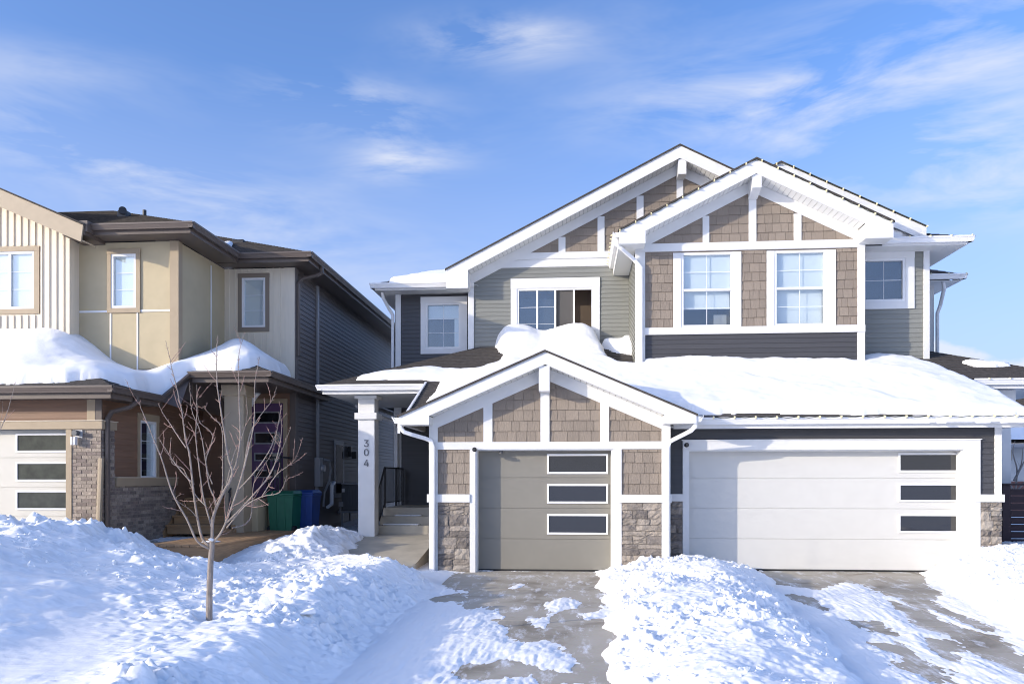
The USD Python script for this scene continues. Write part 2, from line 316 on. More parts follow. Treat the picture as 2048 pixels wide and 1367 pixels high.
def snow_extra(n, l):
    n['b1'] = ('noise_texture', {'scale': 9.0, 'detail': 6.0, 'roughness': 0.65}); n['b2'] = ('noise_texture', {'scale': 70.0, 'detail': 3.0})
    n['bm'] = ('math', {'math_type': 'multiply_add', 'value2': 0.18}); n['bb'] = ('bump', {'strength': 0.28, 'distance': 0.02})
    l += [('geo.position', 'b1.vector'), ('geo.position', 'b2.vector'), ('b2.fac', 'bm.value1'), ('b1.fac', 'bm.value3'), ('bm.value', 'bb.height'), ('bb.normal', 'p.normal')]
pm('snow', (0.885, 0.88, 0.865), 0.75, spec=0.25, extra=snow_extra)
pm('roof_snow', (0.885, 0.88, 0.87), 0.75, spec=0.25, extra=snow_extra)
def conc_extra(n, l):
    n['c1'] = ('noise_texture', {'scale': 0.9, 'detail': 8.0, 'roughness': 0.64, 'distortion': 0.6}); n['cr'] = ('rgb_ramp', {'ramp': [(0.30, (0.21, 0.175, 0.125)), (0.50, (0.44, 0.392, 0.315)), (0.72, (0.53, 0.48, 0.40))]})
    n['c2'] = ('noise_texture', {'scale': 45.0, 'detail': 3.0}); n['c3'] = ('mix_color', {'blend_type': 'multiply', 'fac': 0.25})
    n['m1'] = ('mapping', {'scale': (3.6, 1.1, 1.0)}); n['f1'] = ('noise_texture', {'scale': 1.5, 'detail': 12.0, 'roughness': 0.72}); n['f2'] = ('map_range', {'from_min': 0.53, 'from_max': 0.68, 'to_min': 0.0, 'to_max': 0.85, 'clamp': True}); n['c4'] = ('mix_color', {'blend_type': 'mix', 'b': (0.80, 0.81, 0.84)})
    l += [('geo.position', 'c1.vector'), ('c1.fac', 'cr.fac'), ('geo.position', 'c2.vector'), ('cr.color', 'c3.a'), ('c2.color', 'c3.b'), ('c3.result', 'c4.a'), ('geo.position', 'm1.vector'), ('m1.vector', 'f1.vector'), ('f1.fac', 'f2.value'), ('f2.result', 'c4.fac'), ('c4.result', 'p.base_color')]
pm('concrete', (0.33, 0.31, 0.275), 0.8, bump=0.25, bscale=120, bdist=0.004, extra=conc_extra)
def glass(name, tint, fac, rough=0.0):
    n = {'t': ('transparent_bsdf', {'color': tint}), 'g': ('glossy_bsdf', {'color': (0.9, 0.95, 1.0), 'roughness': rough}), 'x': ('mix_closure', {'fac': fac})}
    MATS[name] = usdkit.material(stage, f'/World/Looks/{name}', n, [('t.BSDF', 'x.closure1'), ('g.BSDF', 'x.closure2')], surface='x.closure')
glass('pane', (0.93, 0.96, 0.97), 0.14)

# ---------------------------------------------------------------- roof helpers
def course_roof(fr, poly, h=0.14, t=0.012):
    return join(laps(None, fr, poly, h, None, 0.0, t=t, tt=0.001, together=True))
def plane_frame(a, b, c):
    """Frame of the plane through a, b (along the eave) and c (upslope)."""
    a, b, c = map(np.array, (a, b, c)); u = (b - a) / np.linalg.norm(b - a); w = c - a; v = w - u * (w @ u); return Fr(a, u, v)
def roof_face(pts):
    """Stepped shingle courses over a planar roof face: pts[0], pts[1] lie along the eave."""
    fr = plane_frame(pts[0], pts[1], pts[2]); loc = (np.array(pts, float) - fr.o) @ fr.R.T
    return course_roof(fr, Polygon(loc[:, :2]))
def gable_roof(parent, Xc, Zp, s, xl, xr, YF, YW, Yb, fd, ret, soff_drop, roof='shingle', trim='white_trim', soffit='soffit_white', zb=None, frieze=0.23):
    """Two roof slopes with barge boards, boxed returns, ribbed soffits and frieze boards on the wall at YW."""
    zl = lambda x: Zp - s * abs(x - Xc)
    F = front(YF)
    for sd, xe in ((-1, xl), (1, xr)):
        pe = sd * 0.02
        obj('roof_slope', plate(F, Polygon([(Xc, Zp + 0.035), (xe + pe, zl(xe) + 0.035 - s * 0.02), (xe + pe, zl(xe) - s * 0.02), (Xc, Zp)]), -(Yb - YF), 0.03), roof, parent)
        zbot = zb if zb is not None else zl(xe) - fd
        xi = xe - sd * ret
        pts = [(Xc, Zp - 0.001), (xe, zl(xe) - 0.001), (xe, zbot), (xi, zbot), (xi, zl(xi) - fd), (Xc, Zp - fd)]
        obj('barge_board', plate(F, Polygon(pts), -0.028, 0.0), trim, parent)
        fp = Fr((Xc, 0, 0), (1, 0, 0), (0, 0, 1))
        # boxed return: underside and inner cheek
        obj('eave_return', [bx(xe, xi, YF + 0.03, YW + 0.0, zbot + 0.004, zbot + 0.02), bx(xi - 0.008 * 1, xi + 0.008, YF + 0.03, YW, zbot + 0.021, zl(xi) - fd - 0.01)], soffit, parent)
        # soffit: panels across the overhang
        n = int(abs(xi - Xc) / 0.10); xs = np.linspace(Xc, xi, n + 1)
        for i in range(n):
            a, b = xs[i], xs[i + 1]; g = (b - a) * 0.05; a, b = a + g, b - g
            q = [(a, zl(a) - soff_drop), (b, zl(b) - soff_drop), (b, zl(b) - soff_drop - 0.012), (a, zl(a) - soff_drop - 0.012)]
            obj('soffit_panel', plate(F, Polygon(q), -(YW - YF) + 0.002, -0.03), soffit, parent)
        obj('soffit_backing', plate(F, Polygon([(Xc, Zp - soff_drop + 0.012), (xi, zl(xi) - soff_drop + 0.012), (xi, zl(xi) - soff_drop + 0.002), (Xc, Zp - soff_drop + 0.002)]), -(YW - YF) + 0.002, -0.03), 'grey_paint', parent)
        zf = lambda x: zl(x) - soff_drop - 0.014
        obj('frieze_board', plate(front(YW), Polygon([(Xc, zf(Xc)), (xi, zf(xi)), (xi, zf(xi) - frieze), (Xc, zf(Xc) - frieze)]), 0.001, 0.034), trim, parent)
    return zl

def window(parent, x0, x1, z0, z1, Y, cols=(1,), rows=1, muntins=(2, 3), casing=None, trim='white_trim', fw=0.045, blind=None, room='room_dark', fr=None, frame_mat='white_metal', depth=0.7, name='window', split=None, pane='pane', head=None, skip_pane=(), mun=0.0055):
    """x0..z1: outside of the frame. casing (l, r, b, t): board widths round it. split: vertical sash positions 0..1; rows: 2 = upper and lower sash."""
    F = fr or front(Y); parts = [rect(F, x0, x1, z0, z0 + fw, -0.06, 0.018), rect(F, x0, x1, z1 - fw, z1, -0.06, 0.018), rect(F, x0, x0 + fw, z0 + fw, z1 - fw, -0.06, 0.018), rect(F, x1 - fw, x1, z0 + fw, z1 - fw, -0.06, 0.018)]
    W = obj(name, parts, frame_mat, parent)
    gx0, gx1, gz0, gz1 = x0 + fw, x1 - fw, z0 + fw, z1 - fw
    xs = [gx0] + [gx0 + (gx1 - gx0) * s for s in (split or ())] + [gx1]; zs = list(np.linspace(gz0, gz1, rows + 1))
    bar = 0.024
    for s in xs[1:-1]: obj('sash_bar', rect(F, s - bar, s + bar, gz0, gz1, -0.055, 0.008), frame_mat, W)
    for s in zs[1:-1]: obj('meeting_rail', rect(F, gx0, gx1, s - bar, s + bar, -0.055, 0.012), frame_mat, W)
    k = 0
    for i in range(len(xs) - 1):
        for j in range(rows):
            a, b = xs[i] + (bar if i else 0), xs[i + 1] - (bar if i < len(xs) - 2 else 0); c, d = zs[j] + (bar if j else 0), zs[j + 1] - (bar if j < rows - 1 else 0)
            if k not in skip_pane:
                obj('pane', rect(F, a, b, c, d, -0.032, -0.028), pane, W)
                for q in range(1, muntins[0]): m = a + (b - a) * q / muntins[0]; obj('muntin', rect(F, m - mun, m + mun, c, d, -0.027, -0.019), 'muntin', W)
                for q in range(1, muntins[1]): m = c + (d - c) * q / muntins[1]; obj('muntin', rect(F, a, b, m - mun, m + mun, -0.0265, -0.0195), 'muntin', W)
            k += 1
    if casing:
        l, r, b, t = casing
        if b: obj('casing_board', rect(F, x0 - l, x1 + r, z0 - b, z0, 0.001, 0.032), trim, W)
        if t: obj('casing_board', rect(F, x0 - l - 0.004, x1 + r + 0.004, z1, z1 + t, 0.001, 0.036), trim, W)
        if l: obj('casing_board', rect(F, x0 - l, x0, z0, z1, 0.001, 0.030), trim, W)
        if r: obj('casing_board', rect(F, x1, x1 + r, z0, z1, 0.001, 0.030), trim, W)
    for (bx0, bx1, bz0, bz1, dep, m) in (blind or ()):
        a, b = gx0 + (gx1 - gx0) * bx0, gx0 + (gx1 - gx0) * bx1; c, d = gz0 + (gz1 - gz0) * bz0, gz0 + (gz1 - gz0) * bz1
        obj('blind', rect(F, a, b, c, d, -dep - 0.006, -dep), m, W)
    r5 = [rect(F, x0 - 0.3, x1 + 0.3, z0 - 0.3, z1 + 0.3, -depth - 0.02, -depth), rect(F, x0 - 0.32, x0 - 0.3, z0 - 0.3, z1 + 0.3, -depth, -0.16), rect(F, x1 + 0.3, x1 + 0.32, z0 - 0.3, z1 + 0.3, -depth, -0.16), rect(F, x0 - 0.3, x1 + 0.3, z1 + 0.3, z1 + 0.32, -depth, -0.16), rect(F, x0 - 0.3, x1 + 0.3, z0 - 0.32, z0 - 0.3, -depth, -0.16)]
    obj('room', r5, room, W)
    return W
# ---------------------------------------------------------------- the grey and white duplex
rng = random.Random(11)
S = 0.4167                                         # pitch of the lower roof
DUP = thing('duplex_house', (2.3, 14.2, 0), 'grey and white two-storey duplex with tan shake gables and two garage doors', 'house')
YA, YF, YD = 14.2, 13.78, 14.40
P = lambda u, v, Y: (X(u, Y), Z(v, Y, u))
FA = front(YA)
# --- left garage
xa0, xa1 = X(862, YA), X(1337, YA)
zbelly0, zbelly1 = rz(883, 898, YA, 1090); zband0, zband1 = rz(988, 1004, YA, 1090)
xdl, xdr = X(951, YA), X(1226, YA)
Xc = X(1090, YF); Zp = Z(703, YF, 1090); sA = 0.432; xel, xer = X(797, YF), X(1393, YF)
zlA = lambda x: Zp - sA * abs(x - Xc)
soff = 0.20
wallpoly = Polygon([(xa0, -0.2), (xa1, -0.2), (xa1, zlA(xa1) - soff), (Xc, Zp - soff), (xa0, zlA(xa0) - soff)])
door = sbox(xdl, -0.3, xdr, zbelly0)
core = obj('shake_wall', plate(FA, wallpoly.difference(door), -0.15, 0.0), 'shake_tan', DUP)
gable_roof(DUP, Xc, Zp, sA, xel, xer, YF, YA, 17.4, 0.215, abs(X(858, YF) - xel), soff, zb=Z(849, YF, 830), frieze=0.22)
fz = lambda x: zlA(x) - soff - 0.014 - 0.22
wt = 0.034
def board(fr, u0, u1, v0, v1, n1=wt, name='trim_board', mat='white_trim', par=DUP): return obj(name, rect(fr, u0, u1, v0, v1, 0.001, n1), mat, par)
xcl, xcr = X(876, YA), X(1323, YA)                    # inner edges of the corner boards
board(FA, xa0 - 0.03, xa1 + 0.03, zbelly0, zbelly1, 0.042)
b1, b2, k0, k1, b3, b4 = [X(u, YA) for u in (967, 985, 1081, 1099, 1200, 1218)]
for a, b in ((b1, b2), (b3, b4)): obj('trim_board', plate(FA, Polygon([(a, zbelly1), (b, zbelly1), (b, fz(b) + 0.01), (a, fz(a) + 0.01)]), 0.001, 0.031), 'white_trim', DUP)
obj('king_post', rect(FA, k0, k1, zbelly1, Z(780, YA, 1090), 0.001, 0.033), 'white_trim', DUP)
obj('gable_bracket', rect(FA, k0 - 0.012, k1 + 0.012, Z(781, YF, 1090), Zp - 0.235, 0.04, YA - YF - 0.03), 'white_trim', DUP)
def vboard(a, b, z0, ztop): obj('trim_board', plate(FA, Polygon([(a, z0), (b, z0), (b, ztop(b)), (a, ztop(a))]), 0.001, .0375), 'white_trim', DUP)
vboard(xa0 - 0.03, xcl, -0.2, lambda x: zbelly0); vboard(xcr, xa1 + 0.03, -0.2, lambda x: zbelly0)
vboard(xa0 - 0.03, xcl, zbelly1, lambda x: zlA(x) - soff - 0.02); vboard(xcr, xa1 + 0.03, zbelly1, lambda x: zlA(x) - soff - 0.02)
xjl, xjr = X(940, YA), X(1243, YA)
board(FA, xjl, xdl, -0.05, zbelly0, 0.036); board(FA, xdr, xjr, -0.05, zbelly0, 0.036)
board(FA, xa0 - 0.06, xjl, zband0, zband1, 0.06); board(FA, xjr - 0.06, xa1 + 0.05, zband0, zband1, 0.06)
def gpanel(a, b, zb, top): return Polygon([(a, zb), (b, zb), (b, top(b)), (a, top(a))]) if min(top(a), top(b)) > zb else Polygon([(a, zb), (b, zb), (b, max(zb + .001, top(b))), (a, max(zb + .001, top(a)))])
hs = 0.187
for a, b in ((xcl, b1), (b2, k0), (k1, b3), (b4, xcr)): shakes(core, FA, gpanel(a, b, zbelly1, fz), hs, 'shake_tan', zbelly1, rng)
for a, b in ((xcl, xjl), (xjr, xcr)): shakes(core, FA, sbox(a, zband1, b, zbelly0), hs, 'shake_tan', zband1, rng, 0.12, 0.22)
stw = obj('stone_wall', rect(FA, xcl, xjl, -0.1, zband0, 0.001, 0.012), 'mortar', DUP); stw2 = obj('stone_wall', rect(FA, xjr, xcr, -0.1, zband0, 0.001, 0.012), 'mortar', DUP)
stones(stw, FA, xcl, xjl, 0.02, zband0, ['stone_a', 'stone_b', 'stone_c', 'stone_a'], rng, (0.10, 0.15, 0.2), (0.17, 0.36))
stones(stw2, FA, xjr, xcr, 0.02, zband0, ['stone_a', 'stone_b', 'stone_a'], rng, (0.08, 0.11, 0.15), (0.18, 0.42))
# stone return and dark siding on the garage's left side
LA = left(xa0)
sidew = obj('garage_side_wall', plate(LA, Polygon([(-19.9, -.2), (-YA - .15, -.2), (-YA - .15, 2.6), (-15.2, 2.95), (-16.35, 3.4), (-19.9, 3.4)]), -0.15, 0.0), 'charcoal_siding', DUP)
laps(sidew, LA, sbox(-19.8, 1.22, -YA - 0.06, 3.0), 0.205, 'charcoal_siding', 1.2)
stones(stw, LA, -YA - 0.9, -YA, 0.1, zband0, ['stone_a', 'stone_b'], rng, (0.1, 0.15), (0.2, 0.4), depth=0.045)
obj('trim_board', rect(LA, -YA - 0.95, -YA + 0.05, zband0 + .002, zband1 - .002, 0.001, 0.065), 'white_trim', DUP)
# door of the left garage
def garage_door(x0, x1, z0, z1, Y, mat, winx, wins, label, framemat='white_metal', wmat='pane_garage', room='room_dark', proud=0.0):
    F = front(Y); D = obj('garage_door', rect(F, x0, x1, z0, z1, -0.05, -0.012), mat, DUP if isinstance(label, str) else label[1], label=label if isinstance(label, str) else label[0])
    h = (z1 - z0) / 4; holes = [sbox(winx[0], a, winx[1], b) for a, b in wins]
    for i in range(4):
        p = sbox(x0 + 0.004, z0 + i * h + 0.004, x1 - 0.004, z0 + (i + 1) * h - 0.004)
        m = plate(F, p, -0.012, 0.0); obj('door_section', m, mat, D)
    for a, b in wins:
        fwid = 0.035
        obj('window_frame', [rect(F, winx[0], winx[1], a, a + fwid, 0.001, 0.022), rect(F, winx[0], winx[1], b - fwid, b, 0.001, 0.022), rect(F, winx[0], winx[0] + fwid, a + fwid, b - fwid, 0.001, 0.022), rect(F, winx[1] - fwid, winx[1], a + fwid, b - fwid, 0.001, 0.022)], framemat, D)
        obj('pane', rect(F, winx[0] + fwid, winx[1] - fwid, a + fwid, b - fwid, 0.001, 0.006), wmat, D)
    obj('bottom_seal', rect(F, x0, x1, z0 - 0.03, z0, -0.04, 0.004), 'seal_black', D)
    return D
zD1 = zbelly0 + 0.05
wz = [rz(a, b, YD, 1155) for a, b in ((907, 947), (967, 1006), (1027, 1068))]
garage_door(xdl - 0.05, xdr + 0.05, 0.03, zD1, YD, 'grey_door', (X(1094, YD), X(1216, YD)), wz, 'grey sectional garage door with three white-framed windows', wmat='glass_dark')
for xx, sg in ((xdl, 1), (xdr, -1)): obj('door_jamb', bx(xx, xx + sg * 0.03, YA + 0.0, YD + 0.01, -0.05, zbelly0), 'white_trim', DUP)
obj('door_jamb', bx(xdl + 0.03, xdr - 0.03, YA + 0.0, YD + 0.01, zbelly0 - 0.02, zbelly0 + 0.0), 'white_trim', DUP)
obj('downlight', [trimesh.creation.cylinder(0.035, 0.05, transform=trimesh.transformations.translation_matrix((xdl + 0.45, YA + 0.1, zbelly0 - 0.04)))], 'number_grey', DUP)

# --- right garage (white door)
YB, YBD, YBF = 14.58, 14.78, 14.27
FB = front(YB)
xb1 = X(1988, YB); xbd0, xbd1 = X(1375, YB), X(1926, YB); zh0, zh1 = rz(880, 899, YB, 1650); zb_s = Z(843, YBF, 1700)
zbb0, zbb1 = rz(988, 1003, YB, 1970)
wb = obj('siding_wall', plate(FB, sbox(xa1, -0.2, xb1, 2.95).difference(sbox(xbd0, -0.3, xbd1, zh0)), -0.15, 0.0), 'charcoal_siding', DUP)
xjb0, xjb1 = X(1365, YB), X(1959, YB)
reg = sbox(xa1 + 0.02, zbb1, xb1, zb_s + 0.05).difference(sbox(xjb0, -1, xjb1, zh1))
laps(wb, FB, reg, 0.1016, 'charcoal_siding', zbb1)
board(FB, xjb0, xjb1, zh0, zh1, 0.04); board(FB, xjb0, xbd0, -0.05, zh0, 0.036); board(FB, xbd1, xjb1, -0.05, zh0, 0.036)
board(FB, xjb0 - 0.02, xjb1 + 0.02, zh1 + 0.001, zh1 + 0.018, 0.055)
xr0, xr1 = X(1988, YB), X(2002, YB)
obj('corner_board', bx(xr0, xr1, YB - 0.03, YB + 0.1, zbb1, 2.7), 'white_trim', DUP)
board(FB, X(1948, YB), X(2006, YB), zbb0, zbb1, 0.06); board(FB, xa1, X(1373, YB), zbb0, zbb1, 0.045)
RB = right(xr1 - 0.01); obj('garage_side_wall', rect(RB, YB + .02, 19, -0.2, 2.6, -0.15, 0.0), 'charcoal_siding', DUP)
st2 = obj('stone_wall', rect(FB, xjb1, xr1 - 0.02, -0.1, zbb0, 0.001, 0.012), 'mortar', DUP); st3 = obj('stone_wall', rect(FB, xa1 + 0.03, xjb0, -0.1, zbb0, 0.001, 0.012), 'mortar', DUP)
stones(st2, FB, xjb1, xr1, 0.0, zbb0, ['stone_a', 'stone_c', 'stone_a', 'stone_b'], rng, (0.10, 0.14, 0.17), (0.13, 0.30), depth=0.06)
stones(st2, RB, YB, YB + 0.6, 0.0, zbb0, ['stone_a', 'stone_b'], rng, (0.12, 0.15), (0.2, 0.3), depth=0.04)
stones(st3, FB, xa1 + 0.03, xjb0, 0.0, zbb0, ['stone_a', 'stone_b'], rng, (0.08, 0.11, 0.14), (0.15, 0.3))
wz = [rz(a, b, YBD, 1858) for a, b in ((905, 944), (966, 1003), (1027, 1065))]
garage_door(xbd0 - 0.05, xbd1 + 0.05, 0.03, zh0 + 0.05, YBD, 'white_door', (X(1796, YBD), X(1920, YBD)), wz, 'wide white sectional garage door with three dark windows', wmat='glass_dark')
for xx, sg in ((xbd0, 1), (xbd1, -1)): obj('door_jamb', bx(xx, xx + sg * 0.03, YB, YBD + 0.01, -0.05, zh0), 'white_trim', DUP)
obj('door_jamb', bx(xbd0 + 0.03, xbd1 - 0.03, YB, YBD + 0.01, zh0 - 0.02, zh0), 'white_trim', DUP)

# --- lower main roof with both porches
YE, ZE = 14.27, 2.74
zr = lambda y: ZE + S * (y - YE)
XRL, XRR, YP = -3.10, 7.76, 16.41
ZPE = zr(YP); XPL, XPR = -5.28, 9.94
main = [(XRL, YE), (XRR, YE), (XRR, YP), (XPR, YP), (XPR - 2.99, YP + 2.99), (XPL + 2.99, YP + 2.99), (XPL, YP), (XRL, YP)]
fr = Fr((0, YE, ZE), (1, 0, 0), (0, 1, S)); cs = math.sqrt(1 + S * S)
obj('lower_roof', course_roof(fr, Polygon([(x, (y - YE) * cs) for x, y in main])), 'shingle', DUP)
obj('lower_roof', [roof_face([(XPL, 24, ZPE), (XPL, YP, ZPE), (XPL + 2.99, YP + 2.99, ZPE + S * 2.99), (XPL + 2.99, 24, ZPE + S * 2.99)]), roof_face([(XPR, YP, ZPE), (XPR, 24, ZPE), (XPR - 2.99, 24, ZPE + S * 2.99), (XPR - 2.99, YP + 2.99, ZPE + S * 2.99)])], 'shingle', DUP)
gutter(DUP, (xer + 0.02, YE + 0.03, ZE - 0.13), (XRR + 0.05, YE + 0.03, ZE - 0.13), (0, -1, 0), 'white_metal')
obj('fascia', bx(xa1 + 0.1, XRR, YE + 0.03, YE + 0.05, ZE - 0.2, ZE - 0.02), 'white_trim', DUP)
obj('soffit', bx(xa1 + 0.05, XRR, YE + 0.05, YB, ZE - 0.17, ZE - 0.15), 'soffit_white', DUP)
obj('soffit', bx(xr1, XRR, YB, 19, ZE - 0.17, ZE - 0.15), 'soffit_white', DUP)
obj('rake_board', plate(right(XRR), Polygon([(YE, ZE - 0.18), (YP + 0.3, zr(YP + 0.3) - 0.18), (YP + 0.3, zr(YP + 0.3) - 0.02), (YE, ZE - 0.02)]), -0.03, 0.0), 'white_trim', DUP)
obj('rake_board', plate(left(XRL), Polygon([(-YE + 0.4, ZE - 0.28), (-YP - 0.02, zr(YP) - 0.12), (-YP - 0.02, zr(YP) + 0.045), (-YE + 0.4, ZE - 0.122)]), -0.03, 0.012), 'white_metal', DUP)
for (a, b, lab) in ((XPL, XRL - 0.02, 'l'), (XRR + 0.02, XPR, 'r')):
    gutter(DUP, (a - 0.09 if lab == 'l' else a, YP, ZPE - 0.13), (b if lab == 'l' else b + 0.09, YP, ZPE - 0.13), (0, -1, 0), 'white_metal')
    obj('fascia', bx(a, b, YP, YP + 0.02, ZPE - 0.2, ZPE - 0.02), 'white_trim', DUP)
    obj('porch_ceiling', bx(a, b, YP + 0.02, 19.9, ZPE - 0.18, ZPE - 0.16), 'soffit_white', DUP)
gutter(DUP, (XPL, YP - 0.09, ZPE - 0.13), (XPL, 23, ZPE - 0.13), (-1, 0, 0), 'white_metal'); gutter(DUP, (XPR, YP - 0.09, ZPE - 0.13), (XPR, 23, ZPE - 0.13), (1, 0, 0), 'white_metal')
# eave gutters of the garage gable run back along the slope
gutter(DUP, (xel, YF + 0.02, zlA(xel) - 0.11), (xel, 16.3, zlA(xel) - 0.11), (-1, 0, 0), 'white_metal'); gutter(DUP, (xer, YF + 0.02, zlA(xer) - 0.11), (xer, YE + 0.1, zlA(xer) - 0.11), (1, 0, 0), 'white_metal')
# downspouts on the garage front
def downspout(pts, mat='white_metal', par=DUP, w=(0.036, 0.047)): return obj('downspout', sweep(pts, 0.04, 10, flat=w), mat, par)
xd = X(868, YA); zt = zlA(xel) - 0.11
dp = lambda pts: [(X(u, Y), Y, Z(v, Y, u)) for u, v, Y in pts]
downspout(dp([(800, 846, 13.86), (801, 855, 13.86), (808, 863, 13.88), (822, 868, 13.92), (850, 876, 14.08), (862, 881, 14.11)]) + [(xd, YA - .085, Z(894, YA, 868)), (xd, YA - .085, -.1)])
xd2 = X(1333, YA)
downspout(dp([(1391, 842, 13.86), (1390, 852, 13.86), (1383, 860, 13.88), (1370, 867, 13.95), (1348, 878, 14.08), (1339, 883, 14.11)]) + [(xd2 + .005, YA - .085, Z(896, YA, 1333)), (xd2 + .005, YA - .085, 0.0)])

# --- porch column with the house number, right porch column
def column(x0, x1, y0, z0, ztop, bands, par=DUP):
    d = x1 - x0; c = obj('porch_column', cbx(x0, x1, y0, y0 + d, z0, ztop, 0.006), 'white_trim', par)
    for (a, b, o) in bands: obj('column_band', cbx(x0 - o, x1 + o, y0 - o, y0 + d + o, a, b, 0.005), 'white_trim', c)
    for e in (x0 + 0.035,): obj('column_panel', rect(front(y0), e, x1, z0, ztop - 0.9, 0.001, 0.006), 'white_trim', c)
    return c
YC = 16.8
pc = column(X(716, YC), X(749, YC), YC, 0.2, ZPE - 0.18, [(Z(797, YC, 730), ZPE - 0.19, 0.06), (Z(838, YC, 730), Z(825, YC, 730), 0.06)])
xm = X(733, YC)
for ch, v in (('3', 893), ('0', 911), ('4', 932)):
    m = meshkit.text_mesh(ch, 0.145, 0.015); b = m.bounds; m.apply_translation([-(b[0][0] + b[1][0]) / 2, -b[0][1], 0])
    vv = np.array(m.vertices); obj('number', trimesh.Trimesh(Fr((xm, YC - 0.008, Z(v, YC, 733)), (1, 0, 0), (0, 0, 1))(vv), m.faces, process=False), 'number_grey', pc)
column(X(1999, YC), X(2022, YC), YC, 0.2, ZPE - 0.18, [(ZPE - 0.45, ZPE - 0.19, 0.06)])

# --- entry wall behind the porch, first floor
YW1 = 19.9
FW = front(YW1); xw0 = X(790, YW1)
we = obj('siding_wall', rect(FW, xw0, xa0 + 0.1, 0.3, 3.5, -0.15, 0.0), 'charcoal_siding', DUP)
laps(we, FW, sbox(xw0 + 0.16, 1.0, xa0 + 0.1, ZPE - 0.18), 0.1016, 'charcoal_siding', 1.0)
obj('corner_board', bx(xw0 - 0.02, X(803, YW1), YW1 - 0.03, YW1 + 0.12, 1.0, ZPE - 0.18), 'white_trim', DUP)
obj('side_wall', rect(left(xw0), -29, -YW1, 0.2, 6.5, -0.15, 0.0), 'charcoal_siding', DUP)
downspout([(xw0 - 0.75, 19.0, ZPE - 0.2), (xw0 - 0.6, 19.3, ZPE - 0.32), (xw0 + 0.02, YW1 - 0.16, ZPE - 0.55), (xw0 + 0.07, YW1 - 0.12, ZPE - 0.8), (xw0 + 0.07, YW1 - 0.12, 1.0)])

# --- second floor, left: dark wall with a window
zs2 = 6.30                                             # underside of its eave
x2a, x2b = X(793, YW1), X(950, 19.4)
w2 = sbox(x2a, 4.0, x2b + 0.3, zs2 + 0.2)
wx0, wx1 = X(852, YW1), X(921, YW1); wz0, wz1 = Z(697, YW1, 890), Z(606, YW1, 890)
wd = obj('siding_wall', plate(FW, w2.difference(sbox(wx0, wz0, wx1, wz1)), -0.15, 0.0), 'charcoal_siding', DUP)
laps(wd, FW, w2.difference(sbox(wx0 - .13, wz0 - .13, wx1 + .17, wz1 + .16)).intersection(sbox(x2a + .12, 0, 9, zs2)), 0.1016, 'charcoal_siding', 4.0)
window(DUP, wx0, wx1, wz0, wz1, YW1, muntins=(2, 3), casing=(0.13, 0.17, 0.13, 0.16), blind=[(0, 1, 0.68, 1, 0.10, 'blind'), (0.84, 1, 0, 0.68, 0.12, 'blind')])
obj('corner_board', bx(x2a - 0.02, X(802, YW1), YW1 - 0.03, YW1 + 0.1, 4.0, zs2), 'white_trim', DUP)
yg = YW1 - 0.5; xg0 = X(750, yg)
c, A, B, wd_ = hip((xg0, 4.0, yg, yg + 9), zs2 + 0.17, 0.42)
obj('upper_roof', [roof_face([c[0], c[1], B, A]) if wd_ else roof_face([c[0], c[1], A]), roof_face([c[3], c[0], A] if wd_ else [c[3], c[0], A, B])], 'shingle', DUP)
gutter(DUP, (xg0 - 0.1, yg, zs2 + 0.04), (x2b - 0.02, yg, zs2 + 0.04), (0, -1, 0), 'white_metal'); gutter(DUP, (xg0, yg - 0.1, zs2 + 0.04), (xg0, yg + 8.5, zs2 + 0.04), (-1, 0, 0), 'white_metal')
obj('fascia', [bx(xg0, x2b, yg, yg + 0.02, zs2, zs2 + 0.15), bx(xg0, xg0 + .02, yg + .03, yg + 8, zs2, zs2 + .15)], 'white_trim', DUP)
obj('soffit', bx(xg0 + 0.02, x2b + 0.2, yg + 0.02, YW1, zs2, zs2 + 0.015), 'soffit_white', DUP); obj('soffit', bx(xg0 + 0.02, x2a, YW1, yg + 8, zs2, zs2 + 0.015), 'soffit_white', DUP)
downspout([(xg0 + 0.12, yg + 0.25, zs2 + 0.02), (xg0 + 0.14, yg + 0.27, zs2 - 0.12), (x2a - 0.17, YW1 - 0.02, zs2 - 0.38), (x2a - 0.1, YW1 + 0.02, zs2 - 0.5), (x2a - 0.1, YW1 + 0.02, 4.1)])

# --- second floor, middle: grey wall under the big left gable
YG, YGF = 19.4, 18.95
FG = front(YG); xG0, xG1 = X(938, YG), X(1300, YG)
XcG, ZpG = X(1360, YGF), Z(291, YGF, 1360); sG = 0.505; xGl = X(892, YGF); xGr = XcG + 3.6
zlG = gable_roof(DUP, XcG, ZpG, sG, xGl, xGr, YGF, YG, 27, 0.285, abs(X(936, YGF) - xGl), 0.265, zb=Z(576, YGF, 915), frieze=0.25)
gw = Polygon([(xG0, 4.3), (XcG + 3.3, 4.3), (XcG + 3.3, zlG(XcG + 3.3) - 0.27), (XcG, ZpG - 0.27), (xG0, zlG(xG0) - 0.27)])
ox0, ox1, oz0, oz1 = X(1034, YG), X(1187, YG), Z(684, YG, 1110), Z(576, YG, 1110)
gwall = obj('siding_wall', plate(FG, gw.difference(sbox(ox0, oz0, ox1, oz1)), -0.15, 0.0), 'grey_siding', DUP)
zt0, zt1 = rz(521, 534, YG, 1110); zu0, zu1 = rz(505, 518, YG, 1110)
xc2 = X(948, YG)
laps(gwall, FG, gw.intersection(sbox(xc2, 0, xG1, zt0)).difference(sbox(ox0 - .16, oz0 - .2, ox1 + .16, oz1 + .25)), 0.1016, 'grey_siding', 4.4)
fG = lambda x: zlG(x) - 0.265 - 0.014 - 0.25
gtop = lambda z: min(x for x in np.linspace(xGl, XcG, 2000) if fG(x) > z)
